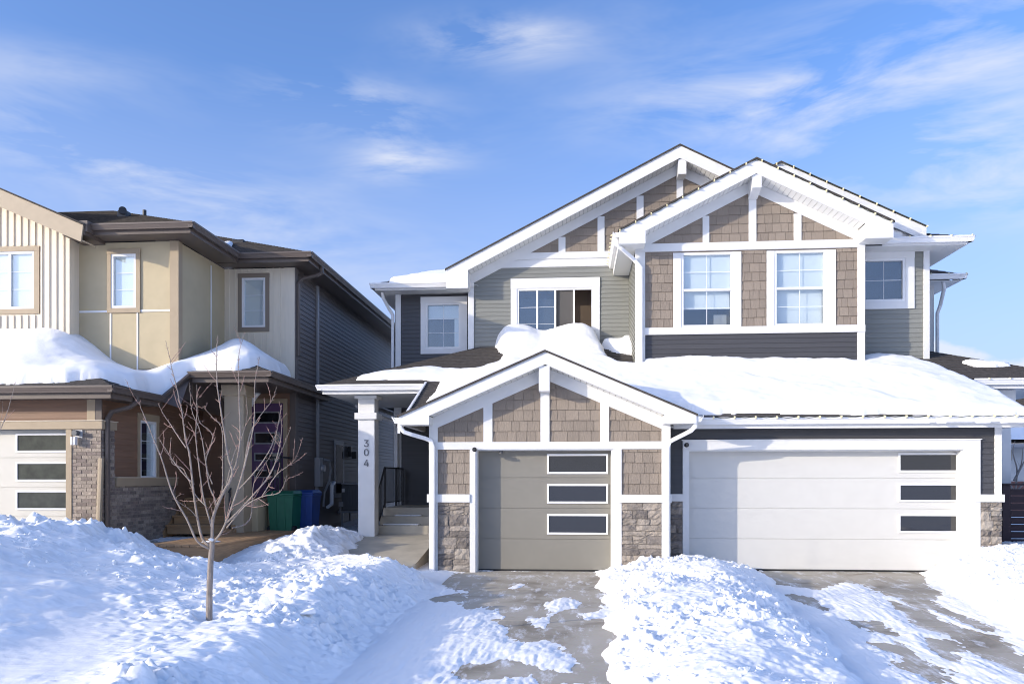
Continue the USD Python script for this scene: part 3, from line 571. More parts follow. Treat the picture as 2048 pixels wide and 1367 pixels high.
for a, b, nn in ((zt0, zt1, 0.03), (zu0, zu1, 0.036)): obj('trim_board', plate(FG, gw.intersection(sbox(xG0, a, XcG + 2, b)), 0.001, nn), 'white_trim', DUP)
obj('trim_board', plate(FG, gw.intersection(sbox(xG0, zt1, XcG + 2, zu0)), 0.001, 0.014), 'white_trim', DUP)
obj('corner_board', bx(xG0 - 0.02, xc2, YG - 0.038, YG + 0.1, 4.6, zlG(xG0) - 0.29), 'white_trim', DUP)
gcore = obj('shake_wall', plate(FG, gw.intersection(sbox(xG0, zu1, XcG + 3, 12)), 0.001, 0.004), 'shake_tan', DUP)
us = [X(u, YG) for u in (1117, 1131, 1195, 1209, 1273, 1287, 1353, 1366)]
for a, b in zip(us[0::2], us[1::2]):
    top = min(fG(a), fG(b)) + 0.02; obj('trim_board' if a < us[6] else 'king_post', rect(FG, a, b, zu1, top, 0.001, 0.032), 'white_trim', DUP)
obj('gable_bracket', rect(FG, us[6] - 0.01, us[7] + 0.02, Z(347, YGF, 1360), ZpG - 0.30, 0.04, YG - YGF - 0.03), 'white_trim', DUP)
hs2 = 0.192; xb = gtop(zu1)
for a, b in ((xb, us[0]), (us[1], us[2]), (us[3], us[4]), (us[5], us[6]), (us[7], X(1470, YG))): shakes(gcore, FG, gpanel(a, b, zu1, fG), hs2, 'shake_tan', zu1, rng, 0.14, 0.26)
window(DUP, ox0, ox1, oz0, oz1, YG, muntins=(1, 3), mun=.004, split=(0.25, 0.5, 0.76), casing=(0.15, 0.15, 0.15, 0.24), room='room_brown', fw=0.05, blind=[(0, 0.5, 0.0, 0.90, 0.30, 'room_dark'), (0.49, 0.77, 0.0, 1.0, 0.04, 'screen')], depth=.55, skip_pane=(2, 3))

# --- second floor, right: block with two windows and its gable
YK, YKF = 17.3, 16.82
FK = front(YK); xk0, xk1 = X(1272, YK), X(1727, YK)
XcK, ZpK = X(1513, YKF), Z(318, YKF, 1513); sK = 0.50; xKl, xKr = X(1238, YKF), X(1787, YKF)
zbK = Z(487, YKF, 1265)
zlK = gable_roof(DUP, XcK, ZpK, sK, xKl, xKr, YKF, YK, 22, 0.29, abs(X(1291, YKF) - xKl), 0.265, zb=zbK, frieze=0.23)
fK = lambda x: zlK(x) - 0.265 - 0.014 - 0.23
kt0, kt1 = rz(484, 500, YK, 1500); kb0, kb1 = rz(653, 667, YK, 1500)
kw = Polygon([(xk0, 3.6), (xk1, 3.6), (xk1, zlK(xk1) - 0.27), (XcK, ZpK - 0.27), (xk0, zlK(xk0) - 0.27)])
wins = [(X(1362, YK), X(1466, YK)), (X(1548, YK), X(1652, YK))]
zw0, zw1 = kb1, Z(503, YK, 1500)
holes = unary_union([sbox(a, zw0, b, zw1) for a, b in wins])
kcore = obj('shake_wall', plate(FK, kw.difference(holes), -0.15, 0.0), 'shake_tan', DUP)
board(FK, xk0 - 0.02, xk1 + 0.02, kt0, kt1, 0.045); board(FK, xk0 - 0.02, xk1 + 0.02, kb0, kb1, 0.05)
k2a, k2b = X(1290, YK), X(1714, YK)
for a, b in ((xk0 - 0.02, k2a), (k2b, xk1 + 0.02)): board(FK, a, b, kb1, kt0, 0.032); board(FK, a, b, 3.6, kb0, 0.032)
kdark = obj('siding_wall', rect(FK, k2a, k2b, 3.6, kb0, 0.001, 0.004), 'charcoal_siding', DUP)
laps(kdark, FK, sbox(k2a, 3.6, k2b, kb0), 0.1016, 'charcoal_siding', kb0 - 1.016)
for a, b in ((k2a, X(1345, YK)), (X(1484, YK), X(1531, YK)), (X(1672, YK), k2b)): shakes(kcore, FK, sbox(a, kb1, b, kt0), hs2, 'shake_tan', kb1, rng, 0.12, 0.22)
ks = [X(u, YK) for u in (1405, 1418, 1497, 1512, 1587, 1602)]
for i, (a, b) in enumerate(zip(ks[0::2], ks[1::2])): obj('king_post' if i == 1 else 'trim_board', rect(FK, a, b, kt1, min(fK(a), fK(b)) + 0.02, 0.001, 0.032), 'white_trim', DUP)
obj('gable_bracket', plate(right(ks[2] - 0.015), Polygon([(YK - 0.04, Z(400, YK, 1505)), (YKF + 0.03, Z(374, YKF, 1505)), (YKF + 0.03, ZpK - 0.30), (YK - 0.04, ZpK - 0.30)]), 0.0, ks[3] - ks[2] + 0.03), 'white_trim', DUP)
gl = min(x for x in np.linspace(xKl, XcK, 2000) if fK(x) > kt1); gr = 2 * XcK - gl
for a, b in ((gl, ks[0]), (ks[1], ks[2]), (ks[3], ks[4]), (ks[5], gr)): shakes(kcore, FK, gpanel(a, b, kt1, fK), hs2, 'shake_tan', kt1, rng, 0.14, 0.26)
for i, (a, b) in enumerate(wins):
    l, r = (a - X(1346, YK), X(1482, YK) - b) if i == 0 else (a - X(1533, YK), X(1671, YK) - b)
    bl = [(0, 1, 0.5, 1.0, 0.07, 'blind'), (0.0, 1, 0.24 if i == 0 else 0.0, 0.5, 0.12, 'blind')]
    W = window(DUP, a, b, zw0, zw1, YK, muntins=(2, 2), rows=2, casing=(l, r, 0, 0), blind=bl, fw=0.05)
    if i == 0: obj('picture_frame', rect(FK, a + 0.72, b - 0.1, zw0 + 0.08, zw0 + 0.30, -0.22, -0.20), 'grey_paint', W)
KL = left(xk0)
kl = obj('siding_wall', rect(KL, -YG, -YK - 0.16, 3.6, zbK + 0.1, -0.15, 0.0), 'grey_siding', DUP)
laps(kl, KL, sbox(-YG, 4.2, -YK - 0.02, zbK), 0.1016, 'grey_siding', 4.2)
obj('soffit', bx(xKl + 0.02, xk0, YKF + 0.03, YG - 0.01, zbK - 0.012, zbK + 0.003), 'soffit_white', DUP)
obj('fascia', bx(xKl, xKl + 0.02, YKF + 0.03, YG, zbK - 0.01, zlK(xKl) - 0.03), 'white_trim', DUP)
gutter(DUP, (xKl, YKF + 0.03, zlK(xKl) - 0.13), (xKl, YG - 0.02, zlK(xKl) - 0.13), (-1, 0, 0), 'white_metal')
zg = zlK(xKl) - 0.13
xds = X(1281, YK)
downspout([(xKl - 0.06, YKF + 0.12, zg + 0.01), (xKl - 0.055, YKF + 0.12, zg - 0.12), (xKl + 0.06, YKF + 0.16, zg - 0.2), (xds - 0.14, YK - 0.09, zg - 0.38), (xds, YK - 0.085, zg - 0.55), (xds, YK - 0.085, Z(729, YK, 1281))])
# --- second floor, far right: grey wall set back, its window, eave and second gable
YR, YRF = 17.9, 17.42
FR_ = front(YR); xR1 = X(1858, YR); zsR = zbK - 0.0
rx0, rx1, rz0, rz1 = X(1690, YR), X(1810, YR), Z(603, YR, 1780), Z(517, YR, 1780)
rw = sbox(xk1 - 0.3, 3.8, xR1, zsR + 0.1)
rwall = obj('siding_wall', plate(FR_, rw.difference(sbox(rx0, rz0, rx1, rz1)), -0.15, 0.0), 'grey_siding', DUP)
laps(rwall, FR_, rw.intersection(sbox(-9, 0, X(1846, YR), 20)).difference(sbox(rx0 - .2, rz0 - .16, X(1828, YR), rz1 + .2)), 0.1016, 'grey_siding', 3.9)
window(DUP, rx0, rx1, rz0, rz1, YR, muntins=(3, 2), casing=(0.1, X(1828, YR) - rx1, 0.16, 0.19), fw=0.05, blind=[(0, 1, 0, 1, 0.1, 'room_dark')])
obj('corner_board', bx(X(1846, YR), xR1, YR - 0.034, YR + 0.12, 3.9, zsR), 'white_trim', DUP)
obj('side_wall', rect(right(xR1 - 0.01), YR, 27, 2, zsR, -0.15, 0.0), 'grey_siding', DUP)
xRe = X(1934, YRF)
gutter(DUP, (xKr + 0.02, YRF, zsR + 0.04), (xRe + 0.1, YRF, zsR + 0.04), (0, -1, 0), 'white_metal'); gutter(DUP, (xRe, YRF - 0.1, zsR + 0.04), (xRe, 25, zsR + 0.04), (1, 0, 0), 'white_metal')
obj('fascia', [bx(xKr, xRe, YRF, YRF + 0.02, zsR, zsR + 0.15), bx(xRe - .02, xRe, YRF + .03, 25, zsR, zsR + .15)], 'white_trim', DUP)
for i, (a, b) in enumerate(zip(np.arange(xk1, xRe, 0.3), np.arange(xk1, xRe, 0.3) + 0.295)): obj('soffit_panel', bx(a, min(b, xRe - 0.02), YRF + 0.02, YR, zsR, zsR + 0.015), 'soffit_white', DUP)
obj('soffit', bx(xR1, xRe - 0.02, YR, 25, zsR, zsR + 0.015), 'soffit_white', DUP)
XcR, ZpR = X(1562, YRF + 0.1), Z(325, YRF + 0.1, 1562); sR = 0.485; xRg = X(1853, YRF + .1)
c, A, B, wd_ = hip((X(1500, 17.4), xRe, YRF, YRF + 9), zsR + 0.17, 0.42)
obj('upper_roof', [roof_face([c[0], c[1], B, A] if wd_ else [c[0], c[1], A]), roof_face([c[1], c[2], B] if wd_ else [c[1], c[2], B, A])], 'shingle', DUP)
FZ = front(YRF + 0.1); zlR = lambda x: ZpR - sR * abs(x - XcR)
for sd, xe in ((-1, XcR - 1.5), (1, xRg)):
    obj('roof_slope', plate(FZ, Polygon([(XcR, ZpR + .035), (xe, zlR(xe) + .035), (xe, zlR(xe)), (XcR, ZpR)]), -5, 0.02), 'shingle', DUP)
    obj('barge_board', plate(FZ, Polygon([(XcR, ZpR - .001), (xe, zlR(xe) - .001), (xe, zlR(xe) - .3), (XcR, ZpR - .3)]), -0.03, 0.0), 'white_trim', DUP)
obj('gable_wall', plate(front(YRF + 0.5), Polygon([(XcR - 1.2, zlR(XcR - 1.2) - .05), (XcR, ZpR - .05), (xRg, zlR(xRg) - .05), (xRg, zsR + .1), (XcR - 1.2, zsR + .1)]), -0.1, 0), 'grey_siding', DUP)
# rear wing seen past the right corner
YQ = 20.8; xq1 = X(1868, YQ); xqe = X(1922, YQ - .5); zq = Z(562, YQ - .5, 1900)
obj('siding_wall', rect(front(YQ), xR1 - 0.2, xq1, 3.5, zq, -0.15, 0.0), 'white_trim', DUP)
obj('side_wall', rect(right(xq1), YQ + .16, 26, 3, zq, -.15, 0), 'grey_siding', DUP)
c, A, B, wd_ = hip((xqe - 6, xqe, YQ - .5, YQ + 6), zq + 0.17, 0.5)
obj('upper_roof', [roof_face([c[0], c[1], B, A] if wd_ else [c[0], c[1], A]), roof_face([c[1], c[2], B] if wd_ else [c[1], c[2], B, A])], 'shingle', DUP)
gutter(DUP, (xqe - 4, YQ - .5, zq + .04), (xqe + .1, YQ - .5, zq + .04), (0, -1, 0), 'white_metal'); obj('soffit', bx(xqe - 4, xqe, YQ - .5, YQ, zq, zq + .02), 'soffit_white', DUP); obj('soffit', bx(xq1, xqe, YQ, 26, zq, zq + .02), 'soffit_white', DUP)
gutter(DUP, (xqe, YQ - .6, zq + .04), (xqe, 25, zq + .04), (1, 0, 0), 'white_metal')
xqd = X(1872, YQ)
downspout([(X(1890, YQ - .5), YQ - .4, zq + .02), (X(1889, YQ - .4), YQ - .38, zq - .15), (xqd + .06, YQ - .1, zq - .5), (xqd, YQ - .07, zq - .7), (xqd, YQ - .07, 4.2)])
# ---------------------------------------------------------------- the tan and brown neighbour house on the left
rng = random.Random(23)
NB = thing('neighbour_house', (-9.5, 14.2, 0.3), 'beige and brown two-storey house with dark siding flank and purple front door', 'house')
YL = 14.23; FL = front(YL)
G0 = 0.40                                            # its floor level above the duplex's driveway
xl1 = X(203, YL)
ZLE = 3.33; YLE = 13.78; XLE = -8.33                  # eaves of its lower roof
zlb0, zlb1 = rz(842, 858, YL, 100)
xD1 = X(134, YL); 
core = obj('siding_wall', plate(FL, sbox(-16, -0.2, xl1, 3.3).difference(sbox(-15, -0.3, xD1, zlb0)), -0.15, 0.0), 'brown_siding', NB)
laps(core, FL, sbox(-16, zlb1, X(176, YL), 3.25), 0.115, 'brown_siding', zlb1 + 0.05)
def bd(fr, a, b, c, d, n=0.034, m='tan_trim', nm='trim_board', par=NB): return obj(nm, rect(fr, a, b, c, d, 0.001, n), m, par)
bd(FL, -16, xl1 + 0.04, zlb0, zlb1, 0.055); bd(FL, -16, xl1 + 0.055, zlb1, zlb1 + 0.012, 0.075, 'cream_batten', 'drip_cap')
bd(FL, X(176, YL), X(192, YL) , zlb1 + 0.013, 3.25, 0.034)
bd(FL, X(192, YL) + 0.001, xl1 + 0.02, zlb1 + 0.013, 3.25, 0.030, 'brown_metal')
bd(FL, xD1, X(145, YL), 0.2, zlb0, 0.034)
xp0 = X(145, YL)
zbr = zlb0
br = obj('brick_wall', [rect(FL, xp0, xl1, 0.2, zbr, 0.001, 0.008)], 'brick_mortar', NB)
def bricks(parent, fr, region, rng, bh=0.0572, bw=0.19, gap=0.010, d=0.02, mats=('brick_a', 'brick_b', 'brick_a')):
    a, b, c, d2 = region.bounds; z = b; k = 0
    while z < d2:
        x = a - (bw / 2 if k % 2 else 0)
        while x < c:
            for p in polys(region.intersection(sbox(x + gap / 2, z + gap / 2, x + bw - gap / 2, z + bh + gap / 2))):
                if p.area > 0.0012: obj('brick', plate(fr, p, 0.002, d + rng.uniform(-0.004, 0.004)), rng.choice(mats), parent)
            x += bw
        z += bh + gap; k += 1
bricks(br, FL, sbox(xp0, 0.28, xl1, zbr), rng)
# garage door of the neighbour
wz = [rz(a, b, YL + .12, 80) for a, b in ((866, 904), (923, 962), (980, 1019))]
garage_door(xD1 - 4.9, xD1 + 0.03, G0, zlb0 + 0.03, YL + 0.14, 'cream_door', (X(31, YL + .12), X(136, YL + .12)), wz, ('cream sectional garage door with three tinted windows', NB), wmat='glass_green')
obj('door_jamb', bx(xD1 - 0.0, xD1 + .02, YL, YL + 0.15, 0.3, zlb0), 'tan_trim', NB); obj('door_jamb', bx(xD1 - 5, xD1, YL, YL + 0.15, zlb0 - 0.0, zlb0 + 0.02), 'tan_trim', NB)
obj('garage_door_return', bx(-16, xD1 - 4.9, YL + .15, YL + .2, 0, 3), 'brown_siding', NB)
# wall lamp
lx, lz = X(160, YL), Z(868, YL, 160)
lam = obj('wall_lamp', [bx(lx - 0.07, lx + 0.07, YL - 0.04, YL - 0.02, lz - 0.07, lz + 0.08)], 'galvanised', NB)
obj('lamp_head', trimesh.creation.cylinder(0.05, 0.10, transform=trimesh.transformations.translation_matrix((lx - 0.02, YL - 0.10, lz + 0.02)) @ trimesh.transformations.rotation_matrix(math.pi / 2, [1, 0, 0])), 'ac_grey', lam)
obj('lamp_glass', [bx(lx - 0.10, lx - 0.07, YL - 0.14, YL - 0.06, lz - 0.2, lz - 0.05), bx(lx - 0.04, lx - 0.01, YL - 0.14, YL - 0.06, lz - 0.2, lz - 0.05)], 'white_metal', lam)
# --- side wall of its garage: brick wainscot, brown siding, narrow window
RS = right(xl1); YS1 = 16.97; YDW = 18.3
zsl0, zsl1 = Z(971, 15.6, 290), Z(955, 15.6, 290)
wy0, wy1 = 14.98 + 0.04, 15.55
def Yat(u, x=xl1):   # depth at which a pixel column meets the plane X = x
    a = (u - 1024) / FPX; return x * (1 + a * T) / (a - T)
wy0, wy1 = Yat(278.6), Yat(310.8); wzz0, wzz1 = CH + (HOR - 956) / FPX * 15.6, CH + (HOR - 836) / FPX * 15.7
sw = obj('side_wall', plate(RS, sbox(YL + .15, 0, 20, 3.4).difference(sbox(wy0, wzz0, wy1, wzz1)), -0.15, 0.0), 'brown_siding', NB)
zb0 = zsl1
laps(sw, RS, unary_union([sbox(Yat(228), zsl1, YDW, 3.3), sbox(YS1, 1.0, YDW, zsl1), sbox(YL + .02, zlb1 + .02, YDW, 3.3)]).difference(sbox(wy0 - .09, wzz0 - .02, wy1 + .1, wzz1 + .16)), 0.115, 'brown_siding', zlb1 + 0.05)
window(NB, wy0, wy1, wzz0, wzz1, 0, muntins=(1, 3), casing=(0.09, 0.10, 0.0, 0.14), trim='tan_trim', fr=RS, fw=0.05, blind=[(0.62, 1, 0, 1, 0.05, 'blind')])
bsw = obj('brick_wall', [rect(RS, YL + 0.1, Yat(228), 0.2, zlb0, 0.001, 0.008), rect(RS, Yat(228), YS1, 0.2, zsl0, 0.001, 0.008)], 'brick_mortar', NB)
bricks(bsw, RS, unary_union([sbox(YL, 0.28, Yat(228), zlb0), sbox(Yat(228), 0.28, YS1, zsl0)]), rng, mats=('brick_a', 'brick_b', 'brick_b'))
bd(RS, YL - 0.05, Yat(228) + .02, zlb0, zlb1, 0.05); bd(RS, YL - 0.07, Yat(228) + .03, zlb1, zlb1 + .012, .07, 'cream_batten', 'drip_cap')
bd(RS, Yat(228), YS1 + .04, zsl0, zsl1, 0.05); bd(RS, Yat(228), YS1 + .05, zsl1, zsl1 + .012, .07, 'cream_batten', 'drip_cap')
obj('foundation', rect(RS, YL, YDW, -0.2, 0.28, -.05, 0.004), 'concrete_step', NB)
# --- lower roof
ND = 0.4167
zA = lambda x, y: min(ZLE + ND * (y - YLE), ZLE + ND * (XLE - x))
obj('lower_roof', [roof_face([(-17, YLE, ZLE), (XLE, YLE, ZLE), (XLE - 3.2, YLE + 3.2, ZLE + ND * 3.2), (-17, YLE + 3.2, ZLE + ND * 3.2)]), roof_face([(XLE, YLE, ZLE), (XLE, 20, ZLE), (XLE - 3.2, 20, ZLE + ND * 3.2), (XLE - 3.2, YLE + 3.2, ZLE + ND * 3.2)])], 'shingle', NB)
gutter(NB, (-17, YLE, ZLE - 0.12), (XLE + 0.1, YLE, ZLE - 0.12), (0, -1, 0), 'brown_metal'); gutter(NB, (XLE, YLE - 0.1, ZLE - 0.12), (XLE, 15.55, ZLE - 0.12), (1, 0, 0), 'brown_metal')
obj('fascia', [bx(-17, XLE, YLE, YLE + .02, ZLE - .22, ZLE - .02), bx(XLE - .02, XLE, YLE + .03, 15.6, ZLE - .22, ZLE - .02)], 'brown_metal', NB)
obj('soffit', [bx(-17, XLE - .02, YLE + .02, YL, ZLE - .2, ZLE - .18), bx(xl1, XLE - .02, YL, 15.7, ZLE - .2, ZLE - .18)], 'brown_metal', NB)
xdn = X(196, YL)
downspout([(Yq := 0, 0, 0)] and [(XLE + 0.06, 14.55, ZLE - 0.1), (XLE + 0.055, 14.55, ZLE - 0.22), (XLE - 0.05, 14.5, ZLE - 0.32), (xl1 + 0.12, 14.36, ZLE - 0.42), (xl1 + 0.07, 14.31, ZLE - 0.55), (xl1 + 0.07, 14.31, 0.3)], 'brown_metal', NB)
e0 = (xl1 + 0.02, 14.10, 0.3)
obj('downspout_extension', sweep([e0, (xl1 + 0.02, 14.12, 1.0), (xl1 + 0.05, 14.14, Z(916, 14.2, 193))], 0.04, 10, flat=(0.045, 0.04)), 'tan_trim', NB)
# porch roof of the entry
YPE, ZPE2, XPR2, XPL2 = 16.0, 3.87, -6.28, -7.92
obj('lower_roof', [roof_face([(-9.6, YPE, ZPE2), (XPR2, YPE, ZPE2), (XPR2 - 2.4, YPE + 2.4, ZPE2 + ND * 2.4), (-9.6, YPE + 2.4, ZPE2 + ND * 2.4)]), roof_face([(XPR2, YPE, ZPE2), (XPR2, 20.2, ZPE2), (XPR2 - 2.4, 20.2, ZPE2 + ND * 2.4), (XPR2 - 2.4, YPE + 2.4, ZPE2 + ND * 2.4)])], 'shingle', NB)
gutter(NB, (XPL2 - .02, YPE, ZPE2 - 0.12), (XPR2 + .1, YPE, ZPE2 - 0.12), (0, -1, 0), 'brown_metal'); gutter(NB, (XPR2, YPE - .1, ZPE2 - .12), (XPR2, 20.1, ZPE2 - .12), (1, 0, 0), 'brown_metal')
obj('fascia', [bx(XPL2, XPR2, YPE, YPE + .02, ZPE2 - .22, ZPE2 - .02), bx(XPR2 - .02, XPR2, YPE + .03, 20.1, ZPE2 - .22, ZPE2 - .02)], 'brown_metal', NB)
obj('porch_ceiling', bx(-9, XPR2 - .02, YPE + .02, YDW + 2, ZPE2 - .2, ZPE2 - .18), 'brown_metal', NB)
rb = sweep([(XLE + 0.04, 15.5, ZLE - 0.06), (XPL2, 15.98, ZPE2 - 0.06)], 0.09, 8, flat=(0.03, 0.09)); obj('rake_board', rb, 'brown_metal', NB)
obj('gable_infill', bx(-8.78, -7.93, 16.04, 16.07, 3.3, 3.72), 'brown_metal', NB)
# column and porch
xc0, xc1 = X(448, 16.5), X(487, 16.5)
ncol = obj('porch_column', cbx(xc0, xc1, 16.5, 16.95, 0.2, ZPE2 - .2, .01), 'tan_fascia', NB)
obj('column_band', cbx(xc0 - .05, xc1 + .05, 16.45, 17.0, ZPE2 - .44, ZPE2 - .21, .01), 'tan_fascia', ncol)
zpf = 1.23
obj('porch_floor', bx(xl1, -6.6, 17.55, YDW, zpf - .12, zpf), 'wood', NB); obj('porch_skirt', bx(xc1 + .05, -6.6, 17.6, 17.65, .2, zpf - .12), 'stucco', NB); obj('porch_skirt', bx(-6.68, -6.6, 17.66, YDW, .2, zpf - .12), 'stucco', NB)
obj('porch_pedestal', cbx(xc0 - .03, xc1 + .12, 16.95, 17.54, .2, zpf - .02, .01), 'stucco', NB)
FD = front(YDW); dx0, dx1 = X(500, YDW), X(567, YDW); dz1 = Z(806, YDW, 535)
rw0, rw1, rz0_, rz1_ = X(485, YDW), X(532, YDW), Z(655, YDW, 508), Z(556, YDW, 508)
dw = obj('siding_wall', plate(FD, sbox(-9.2, .2, -6.55, 6.5).difference(sbox(dx0, zpf, dx1, dz1)).difference(sbox(rw0, rz0_, rw1, rz1_)), -.15, 0), 'brown_siding', NB)
laps(dw, FD, sbox(xl1, zpf, -6.62, ZPE2 - .2).difference(sbox(dx0 - .12, 0, dx1 + .12, dz1 + .12)), .115, 'brown_siding', zpf)
dr = obj('front_door', rect(FD, dx0, dx1, zpf, dz1, -.08, -.04), 'purple_paint', NB, label='purple front door with narrow horizontal lights')
dh = dz1 - zpf
for f0, f1 in ((.80, .90), (.58, .68), (.40, .46), (.22, .28)):
    obj('door_light', rect(FD, dx0 + .12, dx1 - .12, zpf + dh * f0, zpf + dh * f1, -.041, -.03), 'glass_dark', dr)
    obj('light_frame', [rect(FD, dx0 + .09, dx1 - .09, zpf + dh * f0 - .03, zpf + dh * f0, -.041, -.02), rect(FD, dx0 + .09, dx1 - .09, zpf + dh * f1, zpf + dh * f1 + .03, -.041, -.02), rect(FD, dx0 + .09, dx0 + .12, zpf + dh * f0, zpf + dh * f1, -.041, -.02), rect(FD, dx1 - .12, dx1 - .09, zpf + dh * f0, zpf + dh * f1, -.041, -.02)], 'grey_paint', dr)
for a, b, c, d in ((dx0 - .1, dx0, zpf, dz1), (dx1, dx1 + .1, zpf, dz1), (dx0 - .1, dx1 + .1, dz1, dz1 + .1)): bd(FD, a, b, c, d, .03)
bd(FD, -6.66, -6.53, .3, 3.7, .03, 'brown_metal', 'corner_board')
# --- second floor
YN1, YN2 = 15.73, 16.05
FN = front(YN1); xn1 = X(140, YN1); zne = 6.75
xwin = (X(-120, YN1), X(70, YN1)); zwin = (Z(618, YN1, 40), Z(503, YN1, 40))
bb = Polygon([(-17, 3.5), (xn1, 3.5), (xn1, 6.70), (-13.0, 6.70 + 2.0), (-17, 6.6)])
bb = Polygon([(-17, 3.5), (xn1, 3.5), (xn1, 6.74), (xn1 - 4.2, 6.74 + .43 * 4.2), (-17, 6.74 + .43 * (2 * 4.2 - (17 + xn1)))])
bw_ = obj('batten_wall', plate(FN, bb.difference(sbox(xwin[0], zwin[0], xwin[1], zwin[1])), -.15, 0), 'cream_batten', NB)
x = xn1 - .16
cas = sbox(xwin[0] - .2, zwin[0] - .13, xwin[1] + .13, zwin[1] + .12)
while x > -14:
    for p in polys(bb.intersection(sbox(x, 3.5, x + .035, 9)).difference(cas)): obj('batten', plate(FN, p, 0.001, .022), 'cream_batten', bw_)
    x -= 0.155
bd(FN, xn1 - .06, xn1 + .01, 3.5, 6.6, .03, 'cream_batten', 'corner_board')
window(NB, xwin[0], xwin[1], zwin[0], zwin[1], YN1, muntins=(1, 3), split=(.25, .5, .75), casing=(.1, .11, .1, .1), trim='tan_trim', fw=.05, blind=[(0, 1, 0, 1, .06, 'blind')])
ez = 6.62
# rake of its front gable
YNF = 15.28; xg = X(166, YNF); zg1 = Z(450, YNF, 166); sN = 0.435
FNF = front(YNF); xk = xg - 4.7
for (dd, y0, y1, m, nm) in ((0.0, YNF - .02, 23, 'shingle', 'roof_slope'),):
    obj(nm, plate(FNF, Polygon([(xg + .02, zg1 + .03), (xk, zg1 + .03 + sN * 4.7), (xk, zg1 + sN * 4.7), (xg + .02, zg1)]), -8, .02), m, NB)
    obj(nm, plate(FNF, Polygon([(xk, zg1 + .03 + sN * 4.7), (xk - 5, zg1 + .03 - sN * .3), (xk - 5, zg1 - sN * .3), (xk, zg1 + sN * 4.7)]), -8, .02), m, NB)
obj('barge_board', plate(FNF, Polygon([(xg, zg1), (xk, zg1 + sN * 4.7), (xk, zg1 + sN * 4.7 - .36), (xg - .05, zg1 - .36 + .03)]), -.04, 0), 'tan_fascia', NB)
obj('soffit', plate(FNF, Polygon([(xg, zg1 - .30), (xk, zg1 + sN * 4.7 - .30), (xk, zg1 + sN * 4.7 - .32), (xg, zg1 - .32)]), -(YN1 - YNF), -.04), 'tan_fascia', NB)
obj('eave_return', [bx(xg - .46, xg + .01, YNF + .042, YN2 - .02, ez - .07, ez + .0), bx(xg - .12, xg + .06, YNF + .045, 15.6, ez + .001, 6.84)], 'brown_metal', NB)
# stucco bay
FS = front(YN2); xs0, xs1 = xn1, -8.24
sx0, sx1, sz0, sz1 = X(223, YN2), X(273, YN2), Z(616, YN2, 248), Z(508, YN2, 248)
obj('stucco_wall', plate(FS, sbox(xs0 - .3, 3.95, xs1, 6.6).difference(sbox(sx0, sz0, sx1, sz1)), -.15, 0), 'stucco', NB)
window(NB, sx0, sx1, sz0, sz1, YN2, muntins=(1, 3), casing=(.08, .09, .1, .1), trim='tan_trim', fw=.05, blind=[(0, 1, 0, 1, .06, 'blind')])
obj('return_wall', rect(right(xn1 - .01), YN1 + .15, YN2, 3.5, 6.6, -.1, 0), 'cream_batten', NB)
zmid = Z(622, YN2, 250)
for a, b, c, d in ((xs0, sx0 - .08, zmid - .02, zmid + .02), (sx1 + .09, xs1 - .1, zmid - .02, zmid + .02), (sx0 - .03, sx0, 3.8, sz0 - .1), (sx1 + .01, sx1 + .04, 3.8, sz0 - .1)): bd(FS, a, b, c, d, .012, 'white_metal', 'reveal_strip')
obj('corner_board', bx(X(341, YN2), xs1 + .03, YN2 - .03, YN2 + .14, 3.6, 6.6), 'tan_trim', NB)
RT = right(xs1); obj('stucco_wall', rect(RT, YN2 + .15, YDW, 3.95, 6.6, -.15, 0), 'stucco', NB)
bd(RT, 17.55, 17.59, 3.8, 6.5, .01, 'white_metal', 'reveal_strip')
# recessed batten wall with window (same plane as the front door)
rw0, rw1, rz0_, rz1_ = X(485, YDW), X(532, YDW), Z(655, YDW, 508), Z(556, YDW, 508)
b2w = obj('batten_wall', plate(FD, sbox(xs1, 4.0, -6.55, 6.6).difference(sbox(rw0, rz0_, rw1, rz1_)), 0.001, .02), 'cream_batten', NB)
for i, x in enumerate(np.arange(xs1 + .08, -6.7, .155)):
    for p in polys(sbox(x, 4.0, x + .035, 6.6).difference(sbox(rw0 - .13, rz0_ - .14, rw1 + .13, rz1_ + .14))): obj('batten', plate(FD, p, 0.021, .038), 'cream_batten', b2w)
window(NB, rw0, rw1, rz0_, rz1_, 0, fr=front(YDW - .02), muntins=(1, 3), casing=(.09, .09, .1, .1), trim='brown_trim', fw=.05, blind=[(0, 1, 0, 1, .06, 'blind')])
obj('corner_board', [rect(FD, X(570, YDW), -6.54, 4.0, 6.6, .021, .045)], 'cream_batten', NB)
# flank: dark siding
RF = right(-6.55); YF1 = 28.9
fl = obj('side_wall', rect(RF, YDW, YF1, .3, 6.7, -.15, 0), 'dark_siding', NB)
laps(fl, RF, sbox(YDW + .12, .45, YF1, 6.62), 0.112, 'dark_siding', .45, t=.02)
obj('corner_board', rect(RF, YDW - .02, YDW + .13, .3, 6.62, .001, .03), 'dark_siding', NB)
Yf = lambda u: Yat(u, -6.55)
obj('conduit', rect(RF, Yf(631), Yf(634), 1.9, 6.55, .021, .06), 'grey_paint', NB)
ym = Yf(630)
mb = obj('meter_box', [cbx(-6.53, -6.38, ym - .12, ym + .13, CH + (HOR - 972) / FPX * 20.5, CH + (HOR - 915) / FPX * 20.5, .01)], 'grey_paint', NB)
obj('meter_dial', trimesh.creation.cylinder(.085, .08, transform=trimesh.transformations.translation_matrix((-6.35, ym + .06, 1.93)) @ trimesh.transformations.rotation_matrix(math.pi / 2, [0, 1, 0])), 'galvanised', mb)
obj('conduit', rect(RF, ym - .05, ym + .05, .3, CH - .18, .021, .09), 'grey_paint', NB)
